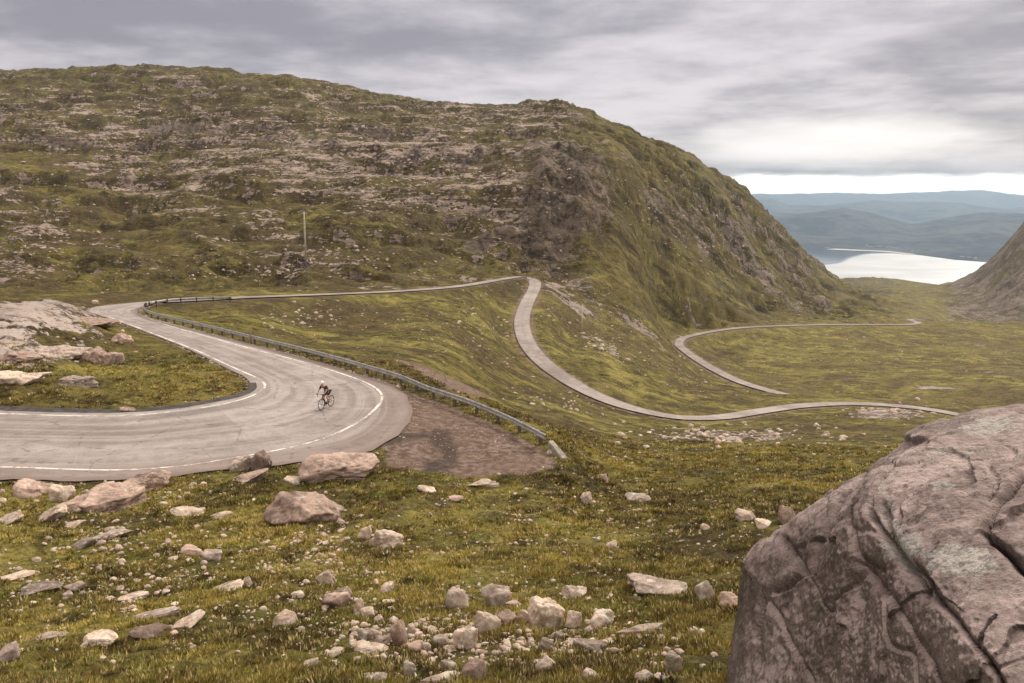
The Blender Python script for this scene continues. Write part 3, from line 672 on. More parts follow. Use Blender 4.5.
# ------------------------------------------------------------------ steel barrier
M_STEEL = simple('galvanised steel', (0.50, 0.49, 0.47), 0.55, 0.3, 0.2, 3); M_POST = simple('weathered steel post', (0.16, 0.14, 0.13), 0.7, 0.3)
M_CONC = simple('weathered concrete', (0.42, 0.375, 0.31), 0.9, var=.25, scale=5)
def barrier(C, label, spacing=2.4, hgt=0.72, double=None, mats=(M_STEEL, M_POST), flip=1):
    C = np.array(C); base = Vector(C[len(C)//2]); root = empty('crash_barrier', base, label=label, cat='crash barrier')
    L = spline(C, 0.5)
    prof = [(0.00, -0.155), (0.045, -0.12), (0.045, -0.06), (0.0, -0.02), (0.0, 0.02), (0.045, 0.06), (0.045, 0.12), (0.0, 0.155), (-0.012, 0.155), (-0.012, 0.02), (-0.012, -0.02), (-0.012, -0.155)]
    d = np.gradient(L[:, :2], axis=0); d /= np.linalg.norm(d, axis=1)[:, None]; nrm = np.c_[d[:, 1], -d[:, 0]]*flip
    V = []
    for (o_, z_) in prof:
        V.append(np.c_[L[:, 0]+nrm[:, 0]*(o_+0.1), L[:, 1]+nrm[:, 1]*(o_+0.1), L[:, 2]+hgt-0.16+z_])
    V = np.stack(V+[V[0]], 1); nr_, nc_, _ = V.shape
    v = V.reshape(-1, 3)-np.array(base)
    link('beam', mesh_np('beam', v, grid_faces(nr_, nc_)), mats[0], root, smooth=False)
    dist = np.r_[0, np.cumsum(np.linalg.norm(np.diff(L[:, :2], axis=0), axis=1))]
    bm = bmesh.new(); box(bm, (0, 0, hgt/2-0.25), (0.11, 0.15, hgt+0.5)); pm = bpy.data.meshes.new('post'); bm.to_mesh(pm); bm.free(); pm.materials.append(mats[1])
    for s in np.arange(0.3, dist[-1], spacing):
        x, y, z = [np.interp(s, dist, L[:, i]) for i in range(3)]; i = np.searchsorted(dist, s)-1
        o = bpy.data.objects.new('post', pm); COL.objects.link(o); o.parent = root
        o.location = Vector((x, y, z))-base; o.rotation_euler = (0, 0, math.atan2(d[i, 1], d[i, 0]))
    return root, L, d
GB = [(232, 301.0), (200, 301.3), (170, 302), (152, 304.5), (145, 309), (148, 315.5), (165, 321), (207, 331), (252, 342.5), (300, 354.5), (345, 367), (384, 378.5), (405, 385.5), (430, 396), (470, 409.5), (505, 424), (530, 436.5), (548, 447)]
GP = []
for i, c in enumerate(GB):
    p = on_road(*c)
    GP.append(p)
GP[0] = P(232, 300.2, 121.5); GP[1] = P(200, 301.6, 118.3); GP[2] = P(172, 303.3, 114.5)
for p in GP: p[2] = float(terrain(p[0], p[1]))+0.02
# keep it out of the tarmac
root, L, d = barrier(GP, 'long grey steel crash barrier curving round the outside of the near hairpin')
e0 = L[-1]; dd = np.array([d[-1, 0], d[-1, 1]])
bm = bmesh.new()
a0 = Vector(e0)+Vector((dd[0]*0.25, dd[1]*0.25, 0)); a1 = Vector(e0)+Vector((dd[0]*1.9, dd[1]*1.9, 0)); nn_ = Vector((-dd[1], dd[0], 0))*0.16
vs_ = []
for q_, hh in ((a0, 0.50), (a1, 0.05)):
    for sgn in (-1, 1):
        for zz in (-0.3, hh): vs_.append(bm.verts.new(q_+nn_*sgn+Vector((0, 0, zz))))
for f in [(0, 1, 3, 2), (4, 6, 7, 5), (0, 4, 5, 1), (2, 3, 7, 6), (1, 5, 7, 3), (0, 2, 6, 4)]: bm.faces.new([vs_[i] for i in f])
bmesh.ops.bevel(bm, geom=bm.edges[:], offset=0.04, segments=2, affect='EDGES')
o = from_bm('end_block', bm, M_CONC); prop(o, 'sloping pale concrete block at the downhill end of the near barrier', 'concrete block')
# ------------------------------------------------------------------ poles
M_WOOD = simple('bleached wood', (0.62, 0.54, 0.43), 0.85, var=0.2, scale=3); M_INS = simple('porcelain', (0.6, 0.6, 0.58), 0.3)
def pole(px, pyb, pyt, label, rad=0.18, arm=True, name='telegraph_pole', cat='telegraph pole', mat=M_WOOD):
    b = hit(px, pyb); hgt = (pyb-pyt)*b.length/F*1.03
    root = empty(name, b, label=label, cat=cat)
    bm = bmesh.new(); tube(bm, (0, 0, -0.4), (0, 0, hgt), rad, rad*0.7, 10); from_bm('shaft', bm, mat, root, True)
    if arm:
        bm = bmesh.new(); box(bm, (0, rad+0.04, hgt-0.45), (1.5, 0.1, 0.12)); ar = from_bm('crossarm', bm, mat, root)
        for x in (-0.6, 0.6):
            bm = bmesh.new(); tube(bm, (x, rad+0.04, hgt-0.39), (x, rad+0.04, hgt-0.2), 0.05, 0.03, 8); from_bm('insulator', bm, M_INS, ar)
    return root
pole(306, 265, 215, 'tall bleached wooden pole on the slope above the upper road', 0.27)
pole(582, 334, 305, 'weathered wooden pole on the grassy shoulder right of the road bend', 0.19, mat=simple('silvered wood', (0.66, 0.58, 0.44), 0.8))
pole(251, 344, 329, 'short faint wooden post in the grass behind the near barrier', 0.08, False, 'wooden_post', 'post', simple('grey wood', (0.26, 0.21, 0.15), 0.9))

# ------------------------------------------------------------------ rocks
def ico(sub):
    bm = bmesh.new(); bmesh.ops.create_icosphere(bm, subdivisions=sub, radius=1.0)
    v = np.array([q.co[:] for q in bm.verts]); f = np.array([[x.index for x in p.verts] for p in bm.faces]); bm.free(); return v, f
ICO = {s: ico(s) for s in (2, 3, 4, 5)}
def rock_mesh(seed, sub=4, planes=9, rough=0.10, name='rock'):
    rg = np.random.RandomState(seed); v, f = ICO[sub]
    nrm = rg.normal(size=(planes, 3)); nrm[:, 2] *= 0.7; nrm /= np.linalg.norm(nrm, axis=1)[:, None]; off = rg.uniform(0.5, 0.95, planes)
    nrm[0] = (rg.uniform(-.25, .25), rg.uniform(-.3, .1), 1); nrm[1] = (rg.uniform(-.5, .5), rg.uniform(-.9, -.5), .8); nrm /= np.linalg.norm(nrm, axis=1)[:, None]; off[0] = .5; off[1] = rg.uniform(.55, .8)
    c = v @ nrm.T; rr = np.where(c > 0.05, off/np.maximum(c, 0.05), 9.0); rr = np.c_[rr, np.full(len(v), 1.15)]
    p_ = -34.0; rad = (np.sum(rr**p_, 1))**(1/p_)
    rad = rad*(1+rough*1.3*fbm3(v+seed, 0.6, 4, seed)-0.10*np.clip(0.12-np.abs(fbm3(v*1.3+seed, 0.9, 2, seed+9)), 0, 1)/0.12+0.035*fbm3(v+seed*2, 0.14, 2, seed+3))
    q = v*rad[:, None]; lo, hi = q.min(0), q.max(0); q = (q-(lo+hi)/2)/(hi-lo)
    return mesh_np(name, q, f)
def place_rock(me, px, py, wpx, hpx, mat, label, cat='rock', group=None, rz=None, tilt=None, name='boulder', depth=0.75, sink=0.44, rr=random, flat=.12):
    """py is the visual centre; the rock is seated on the ground under its lower edge"""
    b = hit(px, py+hpx*0.42); dist = b.length; mpp = dist/F; dep = math.atan2(-b.z, b.y)
    wd = wpx*mpp; dp = min(depth*wd, hpx*mpp/max(math.sin(dep), .05)*0.75)
    vis = max(flat*wd, (hpx*mpp*0.88-dp*0.65*math.sin(dep))/math.cos(dep))
    hw = vis/(1-sink)
    o = bpy.data.objects.new(name, me); COL.objects.link(o)
    if not me.materials: me.materials.append(mat)
    az = math.atan2(b.x, b.y)
    c = Vector((b.x+math.sin(az)*dp*0.42, b.y+math.cos(az)*dp*0.42, 0)); zg = float(terrain(c.x, c.y))
    zg = 0.5*(zg+b.z) if abs(zg-b.z) < 0.4*hw else b.z+(zg-b.z)*0.3
    c.z = zg+hw*(0.5-sink)
    o.location = c; o.scale = (wd, dp, hw); o.rotation_euler = ((0, tilt or 0, -az+(rz if rz is not None else rr.uniform(-.25, .25))))
    prop(o, label, cat, group); return o
BIG = [  # px, py, w, h, material, tilt, label
 (341, 466, 80, 34, 'P', .02, 'broad pink flat-topped boulder, the largest at the road edge'),
 (304, 509, 74, 38, 'P', .10, 'pink humped boulder with rubble spilling from its foot, below the flat-topped one'),
 (262, 461, 20, 22, 'D', .0, 'dark upright split block standing at the road edge'),
 (243, 464, 24, 16, 'G', -.2, 'wedge of grey rock leaning on the dark upright block'),
 (250, 479, 38, 13, 'P', -.15, 'low pinkish slab under the dark upright block'),
 (296, 481, 26, 9, 'L', .1, 'small flat pale slab left of the flat-topped pink boulder'),
 (112, 499, 62, 32, 'P', -.06, 'large rounded pink boulder in the roadside row on the left'),
 (152, 481, 34, 19, 'P', .0, 'square-cornered pink block at the right end of the left roadside row'),
 (132, 488, 34, 16, 'P', -.1, 'rough pink block between the rounded boulder and the square-cornered block'),
 (82, 504, 34, 16, 'P', -.2, 'reddish slab touching the left side of the large rounded boulder'),
 (36, 490, 36, 18, 'P', .1, 'craggy pink boulder at the far left of the roadside row'),
 (62, 494, 22, 18, 'L', .1, 'pale blunt block beside the craggy pink boulder'),
 (50, 516, 36, 14, 'L', -.45, 'tilted pale slab sloping down below the roadside row'),
 (76, 524, 18, 8, 'L', -.2, 'little pale flat rock right of the tilted slab'),
 (8, 521, 26, 10, 'L', -.3, 'pale slab cut by the left edge of the picture'),
 (112, 534, 40, 12, 'G', -.15, 'long grey slab in the grass below the rounded boulder'),
 (86, 543, 22, 12, 'G', -.3, 'dark-fronted rock left of the long grey slab'),
 (187, 512, 32, 10, 'L', .15, 'bright pale slab in the grass left of centre'),
 (222, 515, 22, 7, 'L', -.1, 'flat pale rock right of the bright slab'),
 (192, 550, 22, 12, 'P', .2, 'pinkish stone in the middle of the left grass'),
 (213, 555, 18, 13, 'G', .0, 'rounded grey stone beside the pinkish one in the left grass'),
 (387, 540, 34, 22, 'L', .25, 'whitish wedge-shaped boulder right of the humped pink one'),
 (365, 535, 15, 16, 'L', .0, 'small whitish block touching the wedge-shaped boulder'),
 (547, 615, 38, 38, 'L', .0, 'tallest pale lichened boulder in the rubble at the bottom centre'),
 (573, 594, 24, 17, 'L', .1, 'pale yellowish block behind the tallest boulder'),
 (573, 620, 15, 18, 'L', .1, 'small white-spotted stone right of the tallest boulder'),
 (601, 620, 26, 20, 'L', .0, 'squat white-blotched boulder, second right of the tallest'),
 (590, 646, 33, 16, 'G', .1, 'flat-bottomed grey boulder below the squat white-blotched one'),
 (640, 631, 46, 10, 'L', -.06, 'long straight yellowish slab lying in the grass'),
 (495, 597, 28, 28, 'G', .0, 'mauve-grey upright boulder left of the tallest one'),
 (458, 599, 26, 23, 'G', .2, 'mauve-grey blocky boulder with a pale cap'),
 (488, 624, 27, 25, 'L', .0, 'white-patched craggy boulder in the middle of the rubble'),
 (507, 618, 20, 18, 'P', .0, 'pinkish rounded boulder right of the white-patched one'),
 (524, 617, 15, 16, 'P', .2, 'narrow brown-pink stone against the tallest boulder'),
 (513, 604, 16, 7, 'L', .1, 'thin pale slab lying above the pinkish rounded boulder'),
 (465, 639, 24, 26, 'L', .1, 'pale pointed boulder below the white-patched one'),
 (441, 642, 19, 14, 'G', .0, 'rounded mauve-grey stone left of the pale pointed boulder'),
 (557, 637, 12, 12, 'G', .3, 'small dark-grey stone at the foot of the tallest boulder'),
 (547, 645, 14, 14, 'G', .0, 'greyish stone with white spots below the tallest boulder'),
 (546, 667, 20, 20, 'G', .0, 'grey cracked boulder near the bottom edge below the tallest one'),
 (656, 590, 68, 22, 'G', .0, 'wide low grey-pink peak of rock half buried in grass'),
 (705, 592, 18, 26, 'G', -.1, 'upright oval grey stone right of the half-buried peak'),
 (731, 600, 24, 16, 'P', .0, 'pinkish block next to the giant rock'),
 (672, 664, 16, 24, 'G', .1, 'upright dull stone near the bottom edge left of the giant rock'),
 (645, 676, 20, 12, 'G', .0, 'rough grey stone on the bottom edge left of the upright dull one'),
 (665, 678, 22, 8, 'L', .0, 'flat pale stone on the bottom edge under the upright dull one'),
 (590, 675, 18, 14, 'G', .1, 'cracked grey stone on the bottom edge between two rubble piles'),
 (484, 484, 32, 8, 'L', .0, 'flat yellowish slab at the edge of the gravel lay-by'),
 (456, 499, 16, 7, 'P', .0, 'small reddish flat stone below the yellowish slab'),
 (427, 489, 20, 8, 'L', .3, 'pale slanting stone at the gravel corner'),
 (587, 498, 12, 14, 'L', .0, 'pale egg-shaped stone in the centre grass'),
 (603, 477, 11, 9, 'P', .0, 'pinkish cube-like stone above the egg-shaped one'),
 (637, 497, 27, 10, 'G', .05, 'thin grey slab with a raised left end, right of the egg-shaped stone'),
 (612, 545, 12, 9, 'L', -.4, 'bright little stone on the dark grass right of centre'),
 (705, 527, 9, 7, 'L', .1, 'bright little stone alone in the yellow grass on the right'),
 (745, 515, 22, 12, 'L', .1, 'pale angular rock in the grass left of the giant rock'),
 (763, 525, 18, 10, 'L', .3, 'flat pale rock nearly touching the giant rock'),
 (786, 516, 17, 22, 'P', .0, 'upright pinkish rock against the giant rock'),
 (399, 634, 17, 28, 'P', -.1, 'tall pink pointed stone in the left rubble'),
 (412, 630, 10, 14, 'L', .0, 'small pale stone right of the tall pink one'),
 (371, 649, 34, 15, 'L', -.1, 'whitish slab below the left rubble'),
 (369, 633, 20, 14, 'G', -.1, 'rounded grey stone above the whitish slab'),
 (382, 640, 18, 11, 'P', .0, 'pink flat-topped stone touching the tall pointed one'),
 (418, 647, 18, 11, 'P', .0, 'small pink stone between the left and middle rubble'),
 (369, 613, 14, 12, 'L', -.3, 'pale stone with a dark foot in the left rubble'),
 (378, 620, 9, 11, 'L', .2, 'narrow pale stone standing in the left rubble'),
 (358, 607, 9, 18, 'L', .3, 'thin white upright stone left of the rubble'),
 (388, 588, 18, 11, 'L', -.2, 'pale cap stone in the grass above the left rubble'),
 (389, 602, 13, 5, 'L', -.1, 'little pale flake under the cap stone'),
 (344, 593, 16, 14, 'P', .0, 'pink-brown rounded stone above the left rubble'),
 (375, 678, 24, 13, 'G', .0, 'dark grey domed stone on the bottom edge'),
 (441, 679, 46, 11, 'G', -.05, 'wide grey slab on the bottom edge'),
 (474, 672, 24, 24, 'D', .0, 'dull brown block standing behind the wide slab'),
 (449, 666, 16, 14, 'G', .0, 'small grey angular stone left of the dull brown block'),
 (410, 670, 12, 18, 'G', .0, 'narrow mossy grey stone near the bottom edge'),
 (229, 586, 28, 12, 'L', -.3, 'long silvery slab slanting upwards in the left grass'),
 (248, 582, 9, 10, 'L', -.3, 'pale stub of rock beyond the silvery slab'),
 (298, 595, 13, 8, 'L', .0, 'small white stone left of the leaning pair'),
 (328, 579, 18, 18, 'L', -.55, 'leaning pale fin of rock above the grass'),
 (337, 598, 28, 20, 'P', -.35, 'pinkish boulder leaning to the left under the pale fin'),
 (284, 620, 26, 16, 'L', -.2, 'white craggy stone alone in the dark grass'),
 (334, 653, 20, 10, 'L', -.3, 'pale slanting stone above the bottom edge'),
 (311, 664, 18, 11, 'L', -.35, 'white-tipped slanting stone near the bottom edge'),
 (190, 622, 30, 13, 'L', -.2, 'smooth silver-grey rock at the end of the overhanging ledge'),
 (157, 616, 44, 8, 'G', -.1, 'long thin overhanging ledge of rock'),
 (150, 631, 34, 18, 'D', -.1, 'dark mossy rock under the overhanging ledge'),
 (101, 639, 33, 16, 'L', .0, 'rough whitish rounded rock at the lower left'),
 (133, 597, 28, 8, 'L', -.05, 'smooth pale oval rock above the overhanging ledge'),
 (128, 608, 14, 5, 'P', .0, 'little tan flake under the pale oval rock'),
 (46, 638, 36, 8, 'G', -.15, 'long thin grey slab at the lower left'),
 (42, 587, 34, 11, 'G', -.08, 'broad dull grey slab at the left side'),
 (16, 578, 38, 7, 'L', .08, 'thin pale ledge at the left edge above the dull slab'),
 (76, 588, 18, 10, 'G', -.2, 'stubby grey stone right of the dull slab'),
 (8, 655, 22, 16, 'G', -.2, 'grey rock in the bottom left corner'),
 (127, 410, 15, 6, 'P', .0, 'pink stone lying in the gutter inside the bend'),
 (549, 452, 7, 5, 'L', .0, 'white stone at the foot of the barrier end'),
 (95, 302, 7, 4, 'L', .0, 'white stone on the verge behind the upper bend'),
]
mats = dict(P=M_PINK, G=M_GREY, L=M_PALE, D=M_DARK)
nbig = 0
for i, (px, py, w_, h_, m, tl, lab) in enumerate(BIG):
    me = rock_mesh(100+i, 5 if w_ > 30 else 4, 9+i % 6, 0.10 if w_ > 30 else .07)
    nm = 'boulder' if w_ >= 20 and h_ >= 14 else ('rock_slab' if h_ < w_*0.45 else 'stone')
    place_rock(me, px, py, w_, h_, mats[m], lab, {'boulder': 'boulder', 'rock_slab': 'slab', 'stone': 'stone'}[nm], name=nm, tilt=tl+random.uniform(-.08, .08), rz=random.uniform(-.35, .35)); nbig += 1
# outcrop slabs inside the bend
OUT = [(92, 322, 50, 9, 'P', 'pink bedrock hump at the right end of the outcrop by the upper road'),
 (62, 352, 56, 16, 'G', 'grey bedrock hump in the middle of the outcrop'), (20, 378, 52, 16, 'L', 'pale veined bedrock at the foot of the outcrop'),
 (100, 356, 42, 20, 'P', 'pinkish jagged bedrock above the inner grass'), (14, 358, 44, 12, 'P', 'rounded pink bedrock at the left edge of the outcrop'),
 (74, 382, 38, 12, 'G', 'grey ridged bedrock low in the outcrop'), (120, 338, 26, 12, 'P', 'small pink bedrock knob nearest the upper road')]
for i, (px, py, w_, h_, m, lab) in enumerate(OUT):
    me = rock_mesh(300+i, 5, 14, 0.2); place_rock(me, px, py, w_, h_, mats[m], lab, 'bedrock', name='bedrock_slab', tilt=.04, sink=.62, depth=.8, flat=.05)

# counted small stones, then the uncounted rest
SM = [rock_mesh(500+i, 3, 9, 0.08, 'small_stone') for i in range(10)]
for i, me in enumerate(SM): me.materials.append([M_PALE, M_GREY, M_PINK, M_PALE][i % 4])
rg = random.Random(11)
def inside_free(px, py):
    if px > 735+max(0, (560-py))*1.1 and py > 500: return False
    if py < 486 and px < 410: return False
    return True
ZONES = [  # centre, spread, n, size px, label, group
 (440, 640, 95, 26, 46, (4, 11), 'small pale stone among the boulders of the bottom centre rubble', 'small stones in the bottom centre rubble'),
 (318, 545, 34, 22, 34, (3, 8), 'small pale stone in the rubble at the foot of the humped pink boulder', 'stones spilt below the humped pink boulder'),
 (120, 590, 90, 55, 34, (4, 10), 'small pale stone in the grass of the lower left slope', 'stones in the lower left grass'),
 (600, 640, 80, 34, 28, (4, 10), 'small pale stone in the grass left of the giant rock', 'stones in the grass left of the giant rock'),
 (560, 530, 120, 34, 36, (2.5, 6), 'small pale stone in the yellowish grass right of centre', 'stones in the yellowish centre grass'),
 (725, 437, 62, 6, 24, (3, 7), 'pinkish stone in the band of rubble below the middle road', 'rubble band below the middle road'),
]
nsm = 0
for (zx, zy, sx, sy, n_, (s0, s1), lab, grp) in ZONES:
    c_ = 0
    while c_ < n_:
        px = rg.gauss(zx, sx*0.6); py = rg.gauss(zy, sy*0.6)
        if not (0 < px < 1020 and py < 681 and inside_free(px, py)): continue
        s_ = rg.uniform(s0, s1)*(rg.random()**0.6*0.6+0.5)
        place_rock(SM[rg.randrange(10)], px, py, s_, s_*rg.uniform(.45, .85), None, lab, 'stone', grp, rz=rg.uniform(-3, 3), tilt=rg.uniform(-.3, .3), name='small_stone', depth=.9, sink=.3, rr=rg); c_ += 1; nsm += 1
print('rocks', nbig, nsm)

# uncounted scree / stones: one mesh
def scatter_rocks(name, X, Y, size, mat, seed):
    rg = np.random.RandomState(seed); v, f = ICO[2]; n_ = len(X); Z = terrain(X, Y); vs = []; fs = []
    variants = []
    for k in range(6):
        nrm = rg.normal(size=(8, 3)); nrm /= np.linalg.norm(nrm, axis=1)[:, None]; off = rg.uniform(.55, .95, 8)
        c = v @ nrm.T; rr = np.where(c > .05, off/np.maximum(c, .05), 9.); variants.append(v*np.minimum(rr.min(1), 1.1)[:, None])
    for i in range(n_):
        q = variants[i % 6]*np.array([size[i]*.55, size[i]*rg.uniform(.3, .55), size[i]*rg.uniform(.22, .42)]); a = rg.uniform(0, 6.28)
        q = q @ np.array([[math.cos(a), math.sin(a), 0], [-math.sin(a), math.cos(a), 0], [0, 0, 1]]); q = q+np.array([X[i], Y[i], Z[i]+size[i]*.05])
        vs.append(q); fs.append(f+len(v)*i)
    o = link(name, mesh_np(name, np.vstack(vs), np.vstack(fs)), mat, smooth=False); prop(o, kind='stuff'); return o
rg2 = np.random.RandomState(5)
X = []; Y = []; Sz = []
def add_patch(bx, by, sx, sy, n_, s0, s1, rot=0):
    k = 0
    while k < n_:
        a_, b_ = rg2.normal(0, .6, 2); q = R(rot); px = bx+a_*sx*math.cos(q)-b_*sy*math.sin(q); py = by+a_*sx*math.sin(q)+b_*sy*math.cos(q)
        if px < -10 or px > 1030: continue
        p = hit(px, py, 12, 1200); d_ = min(look(f[0], np.array([p.x]), np.array([p.y]))[0][0] for f in FLD)
        k += 1
        if d_ < 1.2: continue
        X.append(p.x); Y.append(p.y); Sz.append(rg2.uniform(s0, s1)**1.0*p.length/F*(rg2.rand()**1.5+.4))
for a in [(725, 436, 95, 9, 170, 2.5, 7), (890, 410, 50, 7, 60, 3, 8), (300, 318, 45, 14, 60, 2, 5), (500, 325, 60, 30, 120, 1.5, 4), (600, 345, 30, 8, 40, 2, 6, 30), (560, 400, 90, 12, 50, 1.5, 4),
          (340, 258, 60, 14, 50, 2, 5), (40, 245, 60, 18, 50, 2, 5), (290, 268, 25, 5, 40, 2, 5, -25), (930, 350, 90, 30, 50, 1, 3), (560, 405, 60, 6, 40, 2, 6, 15), (680, 372, 70, 18, 50, 1.2, 4, 20),
          (480, 440, 60, 16, 60, 1, 2.2), (60, 335, 70, 30, 60, 2, 6), (900, 445, 90, 12, 40, 2, 5), (650, 520, 130, 34, 260, 1.5, 4), (300, 590, 240, 60, 500, 1.5, 5), (480, 630, 170, 35, 420, 2, 6), (330, 555, 60, 26, 160, 1.5, 5), (110, 560, 120, 50, 260, 1.5, 6), (500, 510, 130, 25, 180, 1, 3.5), (420, 340, 200, 40, 140, 1, 2.5),
          (420, 175, 120, 30, 120, 2, 5), (300, 135, 160, 25, 100, 2, 4), (220, 345, 60, 6, 25, 1, 2, 18),
          (480, 640, 120, 28, 330, 3, 10), (600, 650, 90, 24, 120, 3, 9), (380, 640, 60, 30, 120, 3, 9), (330, 560, 50, 30, 90, 3, 8), (120, 560, 140, 60, 160, 2.5, 8), (610, 640, 110, 40, 120, 2.5, 8), (620, 500, 130, 40, 120, 2, 5), (110, 490, 130, 16, 110, 2, 6), (250, 600, 280, 60, 500, 1.2, 4), (430, 600, 170, 50, 400, 1.5, 5), (600, 570, 160, 60, 300, 1.2, 4), (330, 560, 70, 40, 150, 2, 6), (470, 445, 70, 18, 200, .8, 1.6), (640, 455, 130, 12, 160, 1, 3),
          (150, 130, 220, 40, 260, 1, 3.5), (430, 200, 140, 40, 300, 1, 3.5), (250, 200, 260, 40, 260, 1, 3), (700, 240, 110, 30, 260, 1, 3.5, 38), (590, 300, 90, 20, 140, 1, 3, 38), (200, 268, 250, 16, 200, 1, 3), (880, 360, 150, 30, 160, .8, 2), (640, 360, 60, 26, 90, 1, 3), (450, 330, 170, 26, 180, 1, 3)]:
    add_patch(*a)
for side in (0, -1):                                                   # loose chippings along both edges of the near road
    for k in range(420):
        i = rg2.randint(0, len(RIB1)); e = RIB1[i, side]; m_ = RIB1[i, 16]; dv = (e-m_)[:2]; dv /= np.linalg.norm(dv); o_ = abs(rg2.normal(0, .35))+.05
        if e[1] > 110: continue
        X.append(e[0]+dv[0]*o_); Y.append(e[1]+dv[1]*o_); Sz.append(rg2.uniform(.05, .16)*(2.2 if rg2.rand() > .93 else 1))
scatter_rocks('scattered_stones', np.array(X), np.array(Y), np.array(Sz), M_PALE, 9)

# ------------------------------------------------------------------ grass
MG, t = new_mat('moor grass blades'); Pp = t.n('ShaderNodeNewGeometry').outputs['Position']
gcol, g, gc = vegetation(t, Pp, A_y := t.n('ShaderNodeAttribute', attribute_name='yellow').outputs['Fac'])
rv = t.n('ShaderNodeAttribute', attribute_name='rnd').outputs['Fac']
gcol = t.mix(t.ss(rv, 0.74, 0.90, 0.0, 0.85), gcol, (0.36, 0.31, 0.165)); gcol = t.mix(t.ss(rv, 0.06, 0.28, 0.8, 0.0), gcol, (0.075, 0.048, 0.026))
gcol = t.mix(t.m('MULTIPLY', t.ss(rv, 0.34, 0.38), t.ss(rv, 0.46, 0.50, 0.7, 0.0)), gcol, (0.125, 0.150, 0.040))
gcol = t.mix(1.0, gcol, (1.72, 1.62, 1.46), 'MULTIPLY')
finish(t, gcol, 0.8, spec=0.15)
ROADPOLY = np.vstack([RIB1[::4, 0, :2], RIB1[::-4, -1, :2]])
def grass(n_, r0, r1, blades, hmul, seed):
    rg = np.random.RandomState(seed)
    az = rg.uniform(R(-35), R(35), n_); r = np.exp(rg.uniform(math.log(r0), math.log(r1), n_))
    X = r*np.sin(az); Y = r*np.cos(az)
    dens = fbm(X, Y, 1.6, 3, 81)+0.6*fbm(X, Y, 6, 2, 82)
    keep = dens > rg.uniform(-.6, .9, n_)
    sd = poly_sd(X, Y, PULL); keep &= sd > rg.uniform(-0.8, .6, n_)
    sd = poly_sd(X, Y, ROADPOLY); keep &= sd > 0.05+0.35*np.clip(fbm(X, Y, 1.2, 2, 83), -.2, 1)
    d1 = look(FLD[0][0], X, Y)[0]; d2 = look(FLD[1][0], X, Y)[0]; keep &= (d2 > 0.9)
    X = X[keep]; Y = Y[keep]; r = r[keep]; dens = dens[keep]; Z, mk = terrain(X, Y, True)
    ok = (mk['rock'] < 0.52) & (mk['gravel'] < 0.55); X, Y, Z, r, dens = X[ok], Y[ok], Z[ok], r[ok], dens[ok]; yel = mk['yellow'][ok]
    n_ = len(X); hh = (0.045+0.06*np.clip(dens, 0, 1.3)+0.05*rg.rand(n_)**4)*hmul*(1+r/90)
    cush = rg.uniform(.05, .20, n_)*(1+r/80)
    V = np.zeros((n_, blades, 3, 3), np.float32); rnd = np.repeat(rg.rand(n_), blades*3)
    for b_ in range(blades):
        a = rg.uniform(0, 2*math.pi, n_); sp = rg.uniform(0, 1, n_)**.6*cush; bx = X+np.cos(a)*sp; by = Y+np.sin(a)*sp
        wdt = (0.007+0.0009*r)*rg.uniform(.7, 1.5, n_); fa = rg.uniform(0, math.pi, n_); ln = rg.uniform(.3, 1.1, n_)
        V[:, b_, 0] = np.c_[bx-np.cos(fa)*wdt, by-np.sin(fa)*wdt, Z-.03]; V[:, b_, 1] = np.c_[bx+np.cos(fa)*wdt, by+np.sin(fa)*wdt, Z-.03]
        V[:, b_, 2] = np.c_[bx+np.cos(a)*hh*ln*.7, by+np.sin(a)*hh*ln*.7, Z+hh*(1.1-.35*ln)*(1.05-.5*sp/cush)+.015]
    v = V.reshape(-1, 3); f = np.arange(len(v)).reshape(-1, 3)
    me = mesh_np('grass', v, f); attr(me, 'rnd', rnd); attr(me, 'yellow', np.repeat(yel, blades*3))
    o = link('grass', me, MG, smooth=False); prop(o, kind='stuff'); return n_
print('tufts', grass(170000, 8.5, 75, 9, 1.0, 1))

# ------------------------------------------------------------------ the giant foreground rock (star-shaped body through measured surface points)
MB_, t = new_mat('giant gneiss boulder'); Pp = t.n('ShaderNodeNewGeometry').outputs['Position']; nz = t.n('ShaderNodeSeparateXYZ', {0: t.n('ShaderNodeNewGeometry').outputs['Normal']}).outputs[2]
a_ = t.noise(Pp, 0.7, 6, 0.6, 0.5); b_ = t.noise(Pp, 5.0, 7, 0.7, 0.3); c_ = t.noise(Pp, 26.0, 5, 0.7); d_ = t.noise(t.mapv(Pp, (2.2, 2.2, 0.7), rot=(0.3, 0.5, 0)), 1.0, 6, 0.7, 0.8)
col = t.mix(t.ss(t.m('ADD', t.m('MULTIPLY', a_, .5), t.m('MULTIPLY', b_, .5)), 0.38, 0.60), (0.260, 0.186, 0.172), (0.66, 0.51, 0.48))
col = t.mix(t.ss(d_, 0.42, 0.62, 0.0, 0.5), col, (0.215, 0.175, 0.150))
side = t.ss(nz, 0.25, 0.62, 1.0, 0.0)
col = t.mix(t.m('MULTIPLY', side, 0.62), col, (0.075, 0.056, 0.042))  # shade of the steep flanks, put into the rock colour by normal
lm = t.m('MULTIPLY', A_l := t.n('ShaderNodeAttribute', attribute_name='lichen').outputs['Fac'], 1.0)
lq = t.m('ADD', lm, t.m('MULTIPLY', t.m('SUBTRACT', t.noise(Pp, 3.0, 9, 0.78, 0.2), 0.5), 2.0))
col = t.mix(t.ss(lq, 0.55, 0.61, 0.0, 0.9), col, t.mix(t.ss(c_, .40, .6), (0.40, 0.355, 0.32), (0.68, 0.64, 0.59)))
col = t.mix(t.ss(t.noise(Pp, 9.0, 6, 0.75), 0.56, 0.62, 0.0, 0.5), col, (0.46, 0.40, 0.36))
